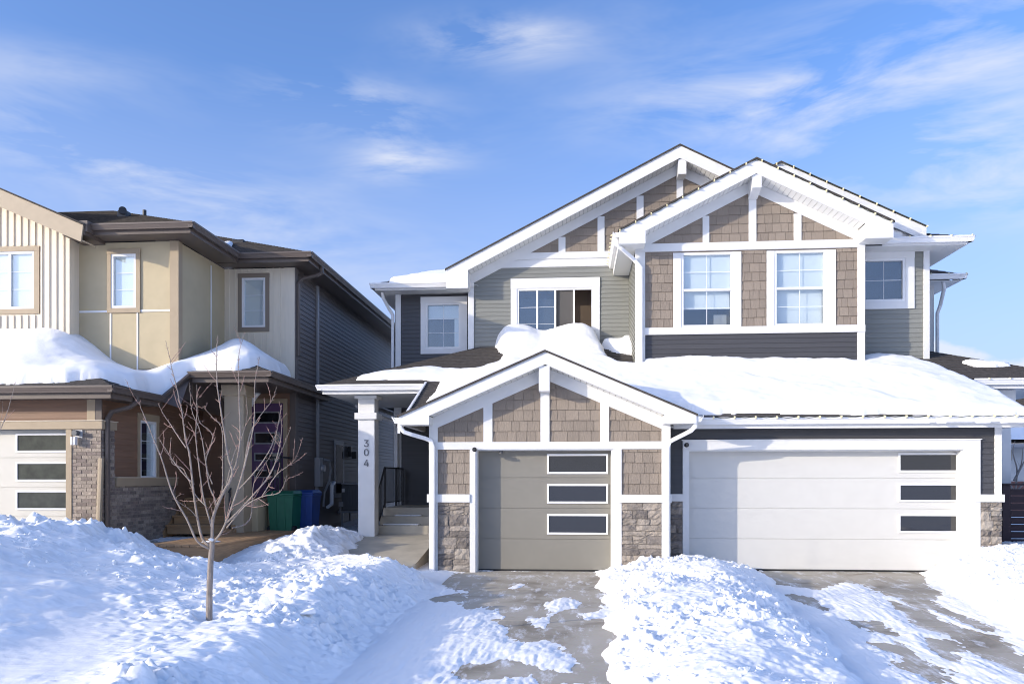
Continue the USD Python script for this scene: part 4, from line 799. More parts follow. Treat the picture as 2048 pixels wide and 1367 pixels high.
obj('meter_pipe', [sweep([(-6.40, ym + .2, 2.15), (-6.34, ym + .5, 2.12), (-6.34, ym + .62, 1.9), (-6.36, ym + .55, 1.6), (-6.44, ym + .4, 1.3), (-6.46, ym + .4, .95)], .03, 8)], 'grey_paint', NB)
y3 = Yf(648); obj('vent_pipe', [sweep([(-6.5, y3 + .35, 1.55), (-6.36, y3 + .3, 1.56), (-6.34, y3, 1.5), (-6.34, y3 - .02, 1.0), (-6.38, y3 - .25, .93)], .042, 8)], 'white_metal', NB)
yd0, yd1 = Yf(667), Yf(686)
sdw = obj('side_window', rect(RF, yd0, yd1, 1.15, 2.72, .003, .035), 'grey_paint', NB); obj('pane', rect(RF, yd0 + .12, yd1 - .12, 1.27, 2.60, .036, .04), 'glass_dark', sdw)
yl = Yf(697); obj('wall_lamp', [bx(-6.53, -6.45, yl - .1, yl + .1, 2.3, 2.6), bx(-6.44, -6.3, yl - .06, yl + .06, 2.25, 2.45)], 'black_metal', NB)
# upper roofs, eaves
ph = .4167
def hiproof(x0, x1, y0, y1, z):
    c, A, B, wide = hip((x0, x1, y0, y1), z, ph)
    f = [roof_face([c[0], c[1], B, A] if wide else [c[0], c[1], A]), roof_face([c[1], c[2], B] if wide else [c[1], c[2], B, A]), roof_face([c[3], c[0], A] if wide else [c[3], c[0], A, B]), roof_face([c[2], c[3], A, B] if wide else [c[2], c[3], B])]
    return obj('upper_roof', f, 'shingle', NB)
zh = lambda y: 6.82 + ph * (y - 15.55)
obj('upper_roof', [roof_face([(xg - .6, 15.55, 6.82), (-7.72, 15.55, 6.82), (-11.85, 19.68, zh(19.68)), (xg - 4.2, 19.68, zh(19.68))]), roof_face([(-7.72, 15.55, 6.82), (-7.72, 24, 6.82), (-11.85, 19.9, zh(19.68)), (-11.85, 19.68, zh(19.68))])], 'shingle', NB); hiproof(-16.4, -6.05, 17.8, 29.3, 6.82)
ez = 6.62
gutter(NB, (xg + .02, 15.55, ez + .07), (-7.62, 15.55, ez + .07), (0, -1, 0), 'brown_metal'); gutter(NB, (-7.72, 15.45, ez + .07), (-7.72, 17.75, ez + .07), (1, 0, 0), 'brown_metal')
gutter(NB, (-7.65, 17.8, ez + .07), (-5.95, 17.8, ez + .07), (0, -1, 0), 'brown_metal'); gutter(NB, (-6.05, 17.7, ez + .07), (-6.05, 29.3, ez + .07), (1, 0, 0), 'brown_metal')
obj('fascia', [bx(xg, -7.72, 15.55, 15.57, ez - .01, ez + .18), bx(-7.74, -7.72, 15.58, 17.79, ez - .01, ez + .18), bx(-7.7, -6.05, 17.8, 17.82, ez - .01, ez + .18), bx(-6.07, -6.05, 17.83, 29.3, ez - .01, ez + .18)], 'brown_metal', NB)
obj('soffit', [bx(xg - .4, -7.75, 15.58, YN2, ez, ez + .015), bx(xs1, -7.75, YN2, 17.79, ez, ez + .015), bx(xs1, -6.08, 17.83, YDW, ez, ez + .015), bx(-6.55, -6.08, YDW, 29.2, ez, ez + .015)], 'brown_metal', NB)
downspout([(-6.0, 18.6, ez + .08), (-6.0, 18.6, ez - .06), (-6.1, 18.55, ez - .14), (-6.42, 18.42, ez - .26), (-6.49, 18.38, ez - .36), (-6.49, 18.38, 4.55)], 'brown_metal', NB)
downspout([(-6.0, 28.7, ez + .08), (-6.02, 28.7, ez - .1), (-6.4, 28.75, ez - .3), (-6.48, 28.8, ez - .4), (-6.48, 28.8, 1)], 'brown_metal', NB)
# roof vents
def roofpt(u, x, z): return x, z
va = (X(248, 17.6), 17.6, zh(17.6) - .02); vt = obj('roof_vent', [cbx(va[0] - .11, va[0] + .11, va[1] - .1, va[1] + .12, va[2] - .1, va[2] + .14, .02)], 'black_metal', NB)
obj('vent_cap', trimesh.creation.cylinder(.085, .26, transform=trimesh.transformations.translation_matrix((va[0] - .02, va[1] - .02, va[2] + .12)) @ trimesh.transformations.rotation_matrix(math.pi / 2, [0.85, .5, 0])), 'black_metal', vt)
vb = (X(289, 18.6), 18.6, zh(18.4)); obj('roof_vent', trimesh.creation.cylinder(.045, .30, transform=trimesh.transformations.translation_matrix((vb[0], vb[1], vb[2]))), 'black_metal', NB)
vc = (X(480, 20.2), 20.2, 6.82 + ph * 2.3); obj('roof_vent', [cbx(vc[0] - .16, vc[0] + .16, vc[1] - .15, vc[1] + .15, vc[2] - .08, vc[2] + .07, .02)], 'black_metal', NB)
# ---------------------------------------------------------------- ground, driveway, walkway, snow
def sm(a, b, x):
    t = np.clip((np.asarray(x, float) - a) / (b - a), 0, 1); return t * t * (3 - 2 * t)
def base_z(x, y):
    drive = -0.022 * np.clip(14.4 - y, 0, 8.5)
    lift = 0.40 * sm(-2.6, -7.0, x) * sm(9.0, 16.5, y) + 0.40 * sm(-2.7, -4.0, x) * sm(13.4, 17.0, y) * (1 - sm(-6, -8, x) * 1.0) * 0
    return drive + lift
def gpt(u, v):
    """Point of the ground seen at a pixel."""
    z = 0.0
    for _ in range(6):
        d = (CH - z) * FPX / (v - HOR); a = (u - 1024) / FPX; r = (a - T) / (1 + a * T); y = d / (math.cos(TH) - r * math.sin(TH)); x = r * y; z = float(base_z(x, y))
    return x, y
DW_L, DW_R = -2.15, 7.4
walk = [(-4.55, 13.75), (-2.86, 13.45), (-2.86, 17.25), (-4.55, 17.25)]
def walk_z(y): return 0.10 + 0.36 * sm(13.6, 17.2, y)
# concrete slabs of the driveway, each with its joints
drv = UsdGeom.Xform.Define(stage, '/World/driveway').GetPath().pathString; meta(drv, kind='structure')
def slab(poly_xy, zf, th=0.1, mat='concrete', n='slab', parent=drv):
    m = trimesh.creation.extrude_polygon(poly_xy.buffer(-0.006), 1.0, engine='earcut'); 
    if poly_xy.area > 2: m = trimesh.Trimesh(*trimesh.remesh.subdivide(*trimesh.remesh.subdivide(m.vertices, m.faces)), process=False)
    v = np.array(m.vertices); top = v[:, 2] > 0.5; v[:, 2] = zf(v[:, 0], v[:, 1]) - np.where(top, 0, th); return obj(n, trimesh.Trimesh(v, m.faces, process=False), mat, parent)
jy = [4.0, 6.9, 9.75, 12.1, 14.42]
for k, (x0, x1, yt) in enumerate(((DW_L, 0.9, 14.42), (0.9, 2.0, 14.7), (2.0, 4.6, 14.95), (4.6, 7.25, 14.95))):
    ys = [4.0, 7.0, 9.9, 12.3, yt]
    for a, b in zip(ys[:-1], ys[1:]): slab(sbox(x0, a, x1, b), lambda x, y: -0.022 * np.clip(14.4 - y, 0, 8.5))
wk = UsdGeom.Xform.Define(stage, '/World/walkway').GetPath().pathString; meta(wk, kind='structure')
slab(Polygon(walk), lambda x, y: walk_z(y), 0.25, 'concrete_step', 'slab', wk)
slab(Polygon([(-9.0, 13.6), (-6.2, 13.6), (-6.2, 17.8), (-9.0, 17.8)]), lambda x, y: base_z(x, y) * 0 + 0.40, 0.2, 'concrete_step', 'slab', wk)
# thin snow on the driveways, from outlines of the bare concrete
bare = [
 [(870, 1150), (960, 1141), (1232, 1139), (1222, 1170), (1205, 1185), (1195, 1225), (1160, 1238), (1232, 1236), (1236, 1262), (1220, 1330), (1232, 1367), (1085, 1367), (1050, 1352), (960, 1358), (905, 1350), (940, 1332), (1010, 1318), (1075, 1330), (1130, 1340), (1145, 1325), (1128, 1300), (1120, 1288), (1085, 1280), (1060, 1282), (1010, 1270), (1000, 1250), (985, 1240), (1010, 1232), (985, 1210), (940, 1216), (925, 1208), (950, 1182), (900, 1176), (870, 1170)],
 [(905, 1345), (945, 1328), (965, 1345), (920, 1355)],
 [(870, 1196), (925, 1186), (930, 1196), (880, 1202)],
 [(1518, 1140), (1838, 1138), (1858, 1168), (1880, 1190), (1872, 1212), (1985, 1252), (2000, 1258), (1960, 1262), (2030, 1290), (2048, 1310), (2048, 1345), (1990, 1330), (1950, 1300), (1905, 1270), (1870, 1262), (1840, 1254), (1815, 1232), (1790, 1206), (1760, 1182), (1730, 1168), (1690, 1162), (1650, 1170), (1640, 1178), (1600, 1172), (1545, 1165)],
 [(1700, 1240), (1760, 1240), (1790, 1258), (1800, 1285), (1860, 1320), (1890, 1340), (1905, 1367), (1860, 1367), (1800, 1335), (1792, 1318), (1800, 1312), (1780, 1300), (1740, 1285), (1790, 1288), (1790, 1270), (1740, 1262)],
 [(1585, 1188), (1625, 1196), (1660, 1215), (1640, 1220), (1600, 1203)], [(1860, 1275), (1905, 1282), (1920, 1300), (1880, 1300)], [(1870, 1300), (1920, 1310), (1915, 1322), (1880, 1315)]]
islands = [
 [(1012, 1175), (1048, 1166), (1050, 1174), (1015, 1178)], [(1025, 1215), (1055, 1205), (1050, 1214), (1030, 1222)],
 [(1080, 1210), (1100, 1196), (1135, 1193), (1160, 1203), (1165, 1218), (1120, 1224), (1110, 1240), (1090, 1258), (1065, 1250), (1050, 1236), (1085, 1232), (1095, 1222)], [(1150, 1225), (1200, 1215), (1225, 1230), (1170, 1240)],
 [(1740, 1185), (1800, 1195), (1830, 1215), (1780, 1200)], [(1850, 1215), (1900, 1230), (1970, 1262), (1900, 1250)]]
def to_ground(pts): return Polygon([gpt(*p) for p in pts]).buffer(0)
bareP = unary_union([to_ground(p) for p in bare]).difference(unary_union([to_ground(p) for p in islands]))
def sdf(poly, x, y):
    pts = shapely.points(x.ravel(), y.ravel()); d = shapely.distance(poly.boundary, pts); ins = shapely.contains_xy(poly, x.ravel(), y.ravel()); return np.where(ins, d, -d).reshape(x.shape)
def nz(x, y, s, seed=0, oct=4, sy=None): return meshkit.fbm(np.stack([x * s, y * (sy or s), np.zeros_like(x)], -1), oct, seed)
def pile(x, y, xa, xb, w0, h):                     # a ridge between two feet, height h
    m = (xa + xb) / 2; r = np.abs(x - m) / np.maximum((xb - xa) / 2, .05); return h * np.clip(1 - r ** w0, -1, 1)
TREE = (X(418, 7.95), 7.95)
def snow_z(x, y, fine=True):
    b = base_z(x, y)
    n1 = nz(x, y, 0.9, 1, 3); n2 = nz(x, y, 3.2, 2, 4); n3 = nz(x, y, 9.0, 3, 4); n4 = nz(x, y, 22.0, 4, 3)
    n5 = nz(x, y, 46.0, 5, 2); clod = np.maximum(0, n2 - .50) * 0.22 + np.maximum(0, n3 - .50) * 0.20 + np.maximum(0, n4 - .50) * 0.11 + np.maximum(0, n5 - .5) * 0.03
    rid = np.abs(nz(x, y, 1.7, 7, 4) - .5)
    # left lawn, banked up along the drive
    edge = -2.02 + 0.10 * (nz(x, y, 1.3, 9, 3) - .5) * 2 + 0.12 * (nz(x, y, 5, 10, 3) - .5) - 0.95 * sm(12.6, 13.6, y)
    t = (edge - x)
    lawn = (0.35 - .25 * sm(8.5, 13.0, y) * sm(-3.0, -4.5, x)) * sm(0, 1.15, t) + 0.06 * np.exp(-((t - .9) / .5) ** 2) * (t > 0)
    calm = np.maximum(.9 * sm(-.57, -.66, x / y + .05 * (n1 - .5)) * sm(12.5, 10.5, y), .7 * sm(.60, .66, nz(x, y, .5, 14, 2)) * sm(11, 9, y))          # untouched drift in the near left
    rough = sm(0.0, 0.4, t) * (1 - 0.93 * calm) * (0.38 + .75 * sm(.38, .64, nz(x, y, .75, 12, 3)))
    left_ = np.where(t > -0.05, lawn + rough * (clod + 0.10 * (n1 - .5) + 0.22 * (0.25 - rid) * 0.5) + 0.05 * (nz(x, y, .45, 15, 2) - .5), -0.05 + t * .1)
    # mound before the neighbour's garage
    sx = -4.65 - x + .5 * (n1 - .5); mound = np.minimum(.235 * .5 * (sx + np.sqrt(sx * sx + .35)), .74 + .06 * (n1 - .5) - .02 * np.clip(-8 - x, 0, 4)) * sm(13.9 - .5 * sm(-7, -8.5, x), 12.5 - .3 * sm(-7, -8.5, x), y)
    mound += .05 * (nz(x, y, 1.6, 16, 3) - .5) * sm(0, .5, mound)
    left_ = left_ + mound * (1 + .3 * (n2 - .5)) - .30 * np.exp(-((x + 6.3) / 1.05) ** 2 - ((y - 12.95) / .85) ** 2) + 0.10 * np.exp(-((x + 4.4) / .9) ** 2 - ((y - 13.2) / .7) ** 2)
    # bank along the walkway, by the column
    bk = (0.34 * np.exp(-((x + 4.9) / .55) ** 2) + .10 * np.exp(-((x + 5.6) / .6) ** 2)) * sm(13.5, 14.9, y) * sm(17.4, 16.7, y) * (.55 + .9 * n2) + .55 * clod * np.exp(-((x + 5.1) / .9) ** 2)
    left_ = np.where(y > 13.3, left_ * (1 - sm(13.4, 14.4, y) * .72) + bk, left_)
    left_ += 0.34 * np.exp(-((x + 6.75) / .5) ** 2 - ((y - 17.2) / .35) ** 2) * (.75 + .7 * n2) + .12 * np.exp(-((x + 6.1) / .35) ** 2 - ((y - 17.3) / .4) ** 2)
    left_ = left_ - .07 * np.exp(-((x - TREE[0]) ** 2 + (y - TREE[1]) ** 2) / .018)
    # the area by the neighbour's steps and boardwalk is nearly clear
    clear = sm(13.3, 14.3, y) * sm(-5.9, -6.4, x) * sm(-9.4, -8.9, x)
    # walkway kept clear
    wx = sm(-4.60 + .7 * (n2 - .35), -4.38 + .7 * (n2 - .35), x) * sm(13.55 + .5 * (n2 - .5), 13.75 + .5 * (n2 - .5), y) * sm(-2.7, -2.9, x)
    z = b + left_ - clear * (left_ - 0.012 - .05 * (n3 - .5)) 
    z = np.where(wx > .5, np.minimum(z, walk_z(y) + np.clip((nz(x, y, 2.2, 55, 4) - .60) * .25, -.05, .018)), z)
    # the drives
    d = -0.022 * np.clip(14.4 - y, 0, 8.5)
    nb = (nz(x, y, 3.0, 21, 5, 1.6) - .5) * .46 + (nz(x, y, 11.0, 22, 3, 3.0) - .5) * .26 + (nz(x, y, 34.0, 26, 2, 12.0) - .5) * .20
    s = -BARE(x, y) + nb * .6 - .015
    thin = d + np.clip(s * .10, -.03, .026) + np.clip(s * 6, 0, 1) * (.018 * (n3 - .35) + .022 * (nz(x, y, 16, 25, 3, 2.0) - .5) + .010 * (nz(x, y, 40, 28, 2, 4.0) - .5))
    drive = np.where((x > edge - .02) , thin, -9)
    # pile between the drives
    pa, pb = 0.38 + .16 * (nz(x, y, 2.2, 31, 3) - .5) * 2 - .05 * sm(10, 7, y), 3.25 - .10 * (14.3 - y) + .2 * (nz(x, y, 1.8, 32, 3) - .5) * 2
    ph_ = (0.29 + 0.07 * np.exp(-((y - 12.8) / 1.2) ** 2)) * sm(14.75, 14.0, y) * (0.82 + .18 * sm(6, 10, y)) + .10 * sm(13.5, 14.4, y) * np.exp(-((x - 2.2) / .5) ** 2)
    p1 = pile(x, y, pa, pb, 2.1, 1) ; mid = np.clip(p1 * 3, 0, 1)
    h1 = d + np.where(p1 > 0, ph_ * p1 + mid * (.75 * clod * (.35 + .9 * sm(.36, .62, nz(x, y, .9, 33, 3))) + .26 * (n1 - .5) + .10 * (.2 - rid)), -.1 + p1 * .1)
    # right-hand pile
    pc, pd = 6.05 - .22 * (14.6 - y) + .25 * (nz(x, y, 1.6, 41, 3) - .5), 11.5
    r2 = np.clip((x - pc) / .9, -1, 1)
    h2 = d + np.where(r2 > 0, (0.40 + .12 * np.exp(-((x - 7.3) / .6) ** 2)) * np.sin(np.clip(r2, 0, 1) * np.pi / 2) * sm(14.85, 14.2, y + .8 * (x > 7.6) * -3) + np.clip(r2 * 2, 0, 1) * (.6 * clod + .14 * (n1 - .5)), -.1 + r2 * .1)
    h2 = np.where((y > 14.7) & (x < 7.5), -9, h2)
    # little drift at the foot of the left stone pier
    q = 0.10 * np.exp(-((x + 2.75) / .5) ** 2 - ((y - 13.75) / .3) ** 2) * (.6 + .8 * n3) - .02 + d
    z = np.where(x > edge - .02, np.maximum.reduce([drive, h1, h2, q, b + left_]), np.maximum.reduce([z, q, np.where((x > DW_L - .05) & (y < 13.4), thin, -9)]))
    return z
_bx0, _by0, _bx1, _by1 = bareP.bounds; _gx, _gy = np.meshgrid(np.arange(-2.6, 8.0, .03), np.arange(5.0, 15.2, .03)); _gs = sdf(bareP, _gx, _gy)
from scipy.ndimage import map_coordinates
def BARE(x, y): return map_coordinates(_gs, [np.clip((y - 5.0) / .03, 0, _gs.shape[0] - 1), np.clip((x + 2.6) / .03, 0, _gs.shape[1] - 1)], order=1)
def grid_mesh(xs, ys, zf, keep=None):
    gx, gy = np.meshgrid(xs, ys); gz = zf(gx, gy); v = np.stack([gx, gy, gz], -1).reshape(-1, 3); nx = len(xs); i, j = np.meshgrid(np.arange(len(xs) - 1), np.arange(len(ys) - 1)); a = (j * nx + i).ravel()
    f = np.vstack([np.stack([a, a + 1, a + nx + 1], 1), np.stack([a, a + nx + 1, a + nx], 1)])
    if keep is not None:
        k = keep(gx, gy, gz).ravel(); f = f[k[f].any(1)]
        used = np.unique(f); remap = -np.ones(len(v), int); remap[used] = np.arange(len(used)); v, f = v[used], remap[f]
    return v, f
ys = [4.3]
while ys[-1] < 18.0: ys.append(ys[-1] + 0.0145 + 0.0017 * max(0, ys[-1] - 5.2))
def keep(gx, gy, gz):
    under = (gx > DW_L) & (gx < 7.2) & (gy < 14.9) & (gz < -0.022 * np.clip(14.4 - gy, 0, 8.5) - .012)
    inside = (gx > xa0 - .1) & (gx < xr1 - .1) & (gy > 14.75) | (gx > xa0 - .05) & (gx < xa1) & (gy > 14.5) | (gx < xl1 - .1) & (gy > 14.6)
    return ~under & ~inside
v, f = grid_mesh(np.r_[np.arange(-13.5, -2.4, .026), np.arange(-2.4, 7.4, .0165), np.arange(7.4, 9.6, .026)], np.array(ys), snow_z, keep)
obj('snow_ground', trimesh.Trimesh(v, f, process=False), 'snow', None, smooth=True, kind='structure')
far = lambda x, y: np.where(y > 14, 0.36 * sm(-2.6, -5.0, x) + .30 * sm(7.5, 9, x), 0.10) - .03 + .05 * (nz(x, y, 1.2, 51, 3) - .5)
v, f = grid_mesh(np.arange(-30, 30.1, .2), np.arange(17.9, 45, .2), far); obj('snow_ground', trimesh.Trimesh(v, f, process=False), 'snow', None, smooth=True, kind='structure')
v, f = grid_mesh(np.arange(9.4, 26, .12), np.arange(5.2, 18.1, .12), lambda x, y: .10 + .32 * sm(15.5, 13.5, y) * sm(13, 10, x) + .12 * nz(x, y, 1.5, 52, 4)); obj('snow_ground', trimesh.Trimesh(v, f, process=False), 'snow', None, smooth=True, kind='structure')
v, f = grid_mesh(np.linspace(-400, 400, 60), np.linspace(-300, 500, 60), lambda x, y: -.45 + 0 * x); obj('ground', trimesh.Trimesh(v, f, process=False), 'snow', None, kind='structure')
# loose clods thrown up by the shovel
crng = np.random.default_rng(5)
def chunk(r, rg, flat=.65):
    p = rg.normal(size=(14, 3)); p /= np.linalg.norm(p, axis=1, keepdims=True); p *= r * rg.uniform(.65, 1.0, (14, 1)); p[:, 2] *= flat
    m = trimesh.convex.convex_hull(p); return m
cl = []; n = 0
while n < 5200:
    y = 6.3 + 8.4 * crng.random() ** 1.2; x = crng.uniform(-9.5, 9); zz = float(snow_z(np.array([[x]]), np.array([[y]]))[0, 0]) if False else None
    cl.append((x, y)); n += 1
cl = np.array(cl); zc_ = snow_z(cl[None, :, 0], cl[None, :, 1])[0]; th_ = zc_ - base_z(cl[:, 0], cl[:, 1]); dn = nz(cl[:, 0], cl[:, 1], .7, 61, 2)
calm = (cl[:, 0] + .25 * (cl[:, 1] - 7) < -4.0) & (cl[:, 1] < 9)
ok = (th_ > .10) & (dn > .38) & ~calm & ~((cl[:, 0] > xa0) & (cl[:, 1] > 14.1))
cm = []
for (x, y), z in zip(cl[ok], zc_[ok]):
    r = float(np.clip(crng.lognormal(-4.1, .5), .006, .06)); m = chunk(r, crng); m.apply_transform(trimesh.transformations.euler_matrix(*crng.uniform(0, 6, 3))); m.apply_translation((x, y, z + r * .25)); cm.append(m)
obj('snow_clods', cm, 'snow', None, kind='stuff', label='small loose lumps of shovelled snow scattered over the banks', cat='snow')
BLK = [(607, 1225, .14, .10, .035, 'broad flat block of crusted snow lying on the lawn right of the tree'), (530, 1215, .11, .05, .07, 'tilted wedge of crusted snow on the lawn beside the young tree'), (1372, 1278, .07, .05, .035, 'white chunk of hard snow on the left flank of the pile between the driveways'), (730, 1195, .05, .04, .05, 'pale upright chunk of snow in the bank left of the grey garage driveway')]
for i, (u, v_, a, b, c, lab) in enumerate(BLK):
    z = .35
    for _ in range(8):
        d = (CH - z) * FPX / (v_ - HOR); aa = (u - 1024) / FPX; r = (aa - T) / (1 + aa * T); y = d / (math.cos(TH) - r * math.sin(TH)); x = r * y; z = float(snow_z(np.array([[x]]), np.array([[y]]))[0, 0])
    rg = np.random.default_rng(70 + i); p = rg.uniform(-1, 1, (60, 3)); p = np.sign(p) * np.abs(p) ** .45 * np.array([a, b, c]); m = trimesh.convex.convex_hull(p); m.apply_transform(trimesh.transformations.euler_matrix(rg.uniform(-.4, .4), rg.uniform(-.5, .5), rg.uniform(0, 3))); m.apply_translation((x, y, z + c * .3))
    obj('snow_block', m, 'snow', None, label=lab, cat='snow block')
# ---------------------------------------------------------------- snow lying on the roofs
def roof_snow(name, xr, yr, R, poly, Tf, label, step=.045, edge=.16, mat='roof_snow', seed=0):
    xs, ys_ = np.arange(xr[0], xr[1], step), np.arange(yr[0], yr[1], step); gx, gy = np.meshgrid(xs, ys_); d = sdf(poly, gx, gy) + .10 * (nz(gx, gy, 4.5, 80 + seed, 5) - .5)
    tf = Tf(gx, gy) if callable(Tf) else Tf; e = np.clip(d / edge, -1, 1); th = np.where(e > 0, tf * np.sqrt(np.clip(1 - (1 - e) ** 2, 0, 1)), -.06 + .06 * e) + np.clip(e * 2 - .3, 0, 1) * (.06 * (nz(gx, gy, 1.1, 85 + seed, 3) - .5) + .035 * (nz(gx, gy, 5, 87 + seed, 4) - .5))
    z = R(gx, gy) + .015 + th
    v, f = grid_mesh(xs, ys_, lambda a, b: z, lambda a, b, c: d > -step * 1.5)
    return obj(name, trimesh.Trimesh(v, f, process=False), mat, None, smooth=True, label=label, cat='snow', kind='stuff')
def on_plane(u, v, y0, z0, s, up=0.0):
    """Where a pixel's ray meets the plane z = z0 + s (y - y0) + up."""
    a = (u - 1024) / FPX; r = (a - T) / (1 + a * T); k = (HOR - v) / FPX * (math.cos(TH) - r * math.sin(TH)); y = (z0 - s * y0 + up - CH) / (k - s); return r * y, y
mp = lambda pts, up: [on_plane(u, v, YE, ZE, S, up) for u, v in pts]
lo = mp([(708, 756), (775, 754), (842, 754), (880, 757), (872, 780), (845, 806)], .06) + [(-2.55, 14.6), (xer - .2, 14.5), (xer + .12, YE - .02)] + [(2.0, YE + .10), (3.0, YE + .16), (4.2, YE + .12), (4.9, YE + .02), (5.4, YE + .10), (6.0, YE + .0), (7.0, YE - .03), (7.80, YE - .05), (7.76, 15.2), (7.62, 16.35)]
hi = [(7.5, 17.2), (7.2, 17.75), (6.5, 17.85), (xk1 + .0, 17.7), (xk1, 17.35), (xk0 + .1, 17.4)] + mp([(1282, 741), (1245, 738), (1216, 724), (1208, 708), (1195, 694)], .0) + [(X(1185, 19.3), 19.45), (X(1030, 19.3), 19.45)] + mp([(1002, 690), (985, 688), (1000, 703), (1014, 714), (990, 738), (950, 746), (900, 743), (862, 738), (780, 747), (722, 755)], .0)
mpoly = Polygon(lo + hi).buffer(0)
def Tm(x, y):
    t = .19 - .03 * sm(0, 3, x) * sm(15, 16.5, y) + .025 * (nz(x, y, 3.5, 95, 4) - .5) + .03 * sm(0.0, .5, np.sin(1.3 * x + 2.1 * y + 4 * nz(x, y, .6, 96, 2))) * sm(1, 3, x) - .09 * sm(-1.6, -2.8, x)
    t = t + .36 * np.exp(-np.abs((x - X(1032, 18.9)) / .52) ** 3 - ((y - 19.3) / .8) ** 2) + .36 * np.exp(-np.abs((x - X(1152, 18.9)) / .56) ** 3 - ((y - 19.3) / .8) ** 2) + .12 * np.exp(-((x - X(1095, 18.9)) / .3) ** 2 - ((y - 19.2) / .7) ** 2) - .0 * np.exp(-((x - X(1095, 18.9)) / .35) ** 2 - ((y - 19.3) / .6) ** 2)
    t = t + .10 * np.exp(-((x - X(1430, 17)) / 1.4) ** 2 - ((y - 17.2) / .8) ** 2) - .10 * sm(6.6, 7.8, x)
    return t
zmain = lambda x, y: ZE + S * (y - YE)
roof_snow('roof_snow', (-5.6, 8.1), (14.0, 19.5), zmain, mpoly, Tm, 'thick white snow covering the lower roof of the duplex above both garage doors', seed=1)
# small patch against the block, on the upper left eave, right porch roof, upper right eave
pt = mp([(1210, 690), (1240, 690), (1268, 672), (1272, 690), (1268, 704), (1235, 700)], .05)
roof_snow('roof_snow', (.2, 2.2), (17.5, 19.6), zmain, Polygon(pt).buffer(.08), .22, 'small curled patch of snow in the corner between grey wall and window block', seed=2)
z3 = zs2 + .17; up = lambda pts: [on_plane(u, v, YW1 - .5, z3, .42) for u, v in pts]
zul = lambda x, y: z3 + .42 * np.minimum(y - (YW1 - .5), x - xg0)
roof_snow('roof_snow', (-6, -2), (19.2, 22.5), zul, Polygon([(xg0 + .30, yg + .10), (x2b + .05, yg + .07), (x2b + .05, yg + 1.1), (x2b - .5, yg + 1.5), (xg0 + 1.5, yg + 1.25), (xg0 + .8, yg + .55)]), .15, 'snow strip on the short roof over the left upstairs window', edge=.12, seed=3)
roof_snow('roof_snow', (7.5, 10), (16.3, 18.5), zmain, Polygon(mp([(1925, 724), (1960, 724), (2018, 729), (1990, 733), (1945, 731)], .02)).buffer(.03), .07, 'thin snow streak on the bare shingles of the far right porch roof', seed=4)
zur = lambda x, y: zsR + .17 + .42 * (y - YRF)
roof_snow('roof_snow', (xKr - .2, xKr + 1.4), (YRF - .2, YRF + 1.2), zur, Polygon([(xKr - .05, YRF + .12), (xKr + .7, YRF + .22), (xKr + .85, YRF + .45), (xKr + .3, YRF + .7), (xKr - .05, YRF + .7)]), .16, 'little snow heap at the foot of the right gable beside the upper gutter', step=.03, seed=5)
# snow along the back edge of the right gable roof
# neighbour's roof snow
def smin(a, b, k): h = np.clip(.5 + .5 * (b - a) / k, 0, 1); return b * (1 - h) + a * h - k * h * (1 - h)
def RN(x, y):
    a = smin(ZLE + ND * (y - YLE), ZLE + ND * (XLE - x), .25); b = smin(ZPE2 + ND * (y - YPE), ZPE2 + ND * (XPR2 - x), .15); w = sm(-9.2, -8.1, x + .6 * (16 - y)) * sm(15.3, 15.9, y); return a + (np.maximum(a, b) - a) * w
obj('roof_infill', trimesh.Trimesh(*grid_mesh(np.arange(-9.6, -7.85, .1), np.arange(15.45, 18.25, .1), lambda x, y: RN(x, y) - .15), process=False), 'brown_metal', NB)
npoly = Polygon([(-17, YLE + .16), (-10.2, YLE + .14), (-9.4, YLE + .22), (-8.75, YLE + .5), (XLE - .06, YLE + 1.0), (XLE - .12, 15.35), (-8.12, 15.9), (-7.9, 16.06), (-7.0, 16.05), (-6.75, 16.25), (-6.6, 17.0), (-6.62, 18.28), (-17, 18.28)])
def Tn(x, y):
    t = .24 + (.27 * sm(-9.5, -10.9, x)) * sm(13.9, 15.6, y) + .10 * sm(-9.5, -10.5, x)
    t = t + .22 * np.exp(-((x + 7.3) / .5) ** 2 - ((y - 17.0) / .7) ** 2) + .12 * np.exp(-((x + 8.5) / .5) ** 2 - ((y - 15.2) / .5) ** 2) - .04 * sm(-9.2, -8.6, x) * sm(16.5, 15, y)
    return t
roof_snow('roof_snow', (-17, -6.3), (13.8, 18.3), lambda x, y: np.maximum(RN(x, y), 0), npoly, Tn, 'deep rounded snow drift over the garage and entry roof of the beige house', seed=6)
zn = lambda x, y: 6.82 + ph * (y - 15.55)
roof_snow('roof_snow', (-12, -9), (15.7, 18), zn, Polygon([on_plane(u, v, 15.55, 6.82, ph) for u, v in [(190, 459), (215, 448), (228, 452), (226, 458), (205, 461)]]).buffer(.04), .08, 'tiny leftover snow patch below the roof vent of the beige house', step=.03, edge=.1, seed=7)
roof_snow('roof_snow', (-9.5, -6.5), (17.8, 20), lambda x, y: 6.82 + ph * (y - 17.8), Polygon([on_plane(u, v, 17.8, 6.82, ph) for u, v in [(438, 489), (462, 488), (458, 497), (446, 500)]]).buffer(.04), .08, 'tiny leftover snow patch near the corner of the recessed roof', step=.03, edge=.1, seed=8)
# ---------------------------------------------------------------- smaller things
rng = random.Random(41)
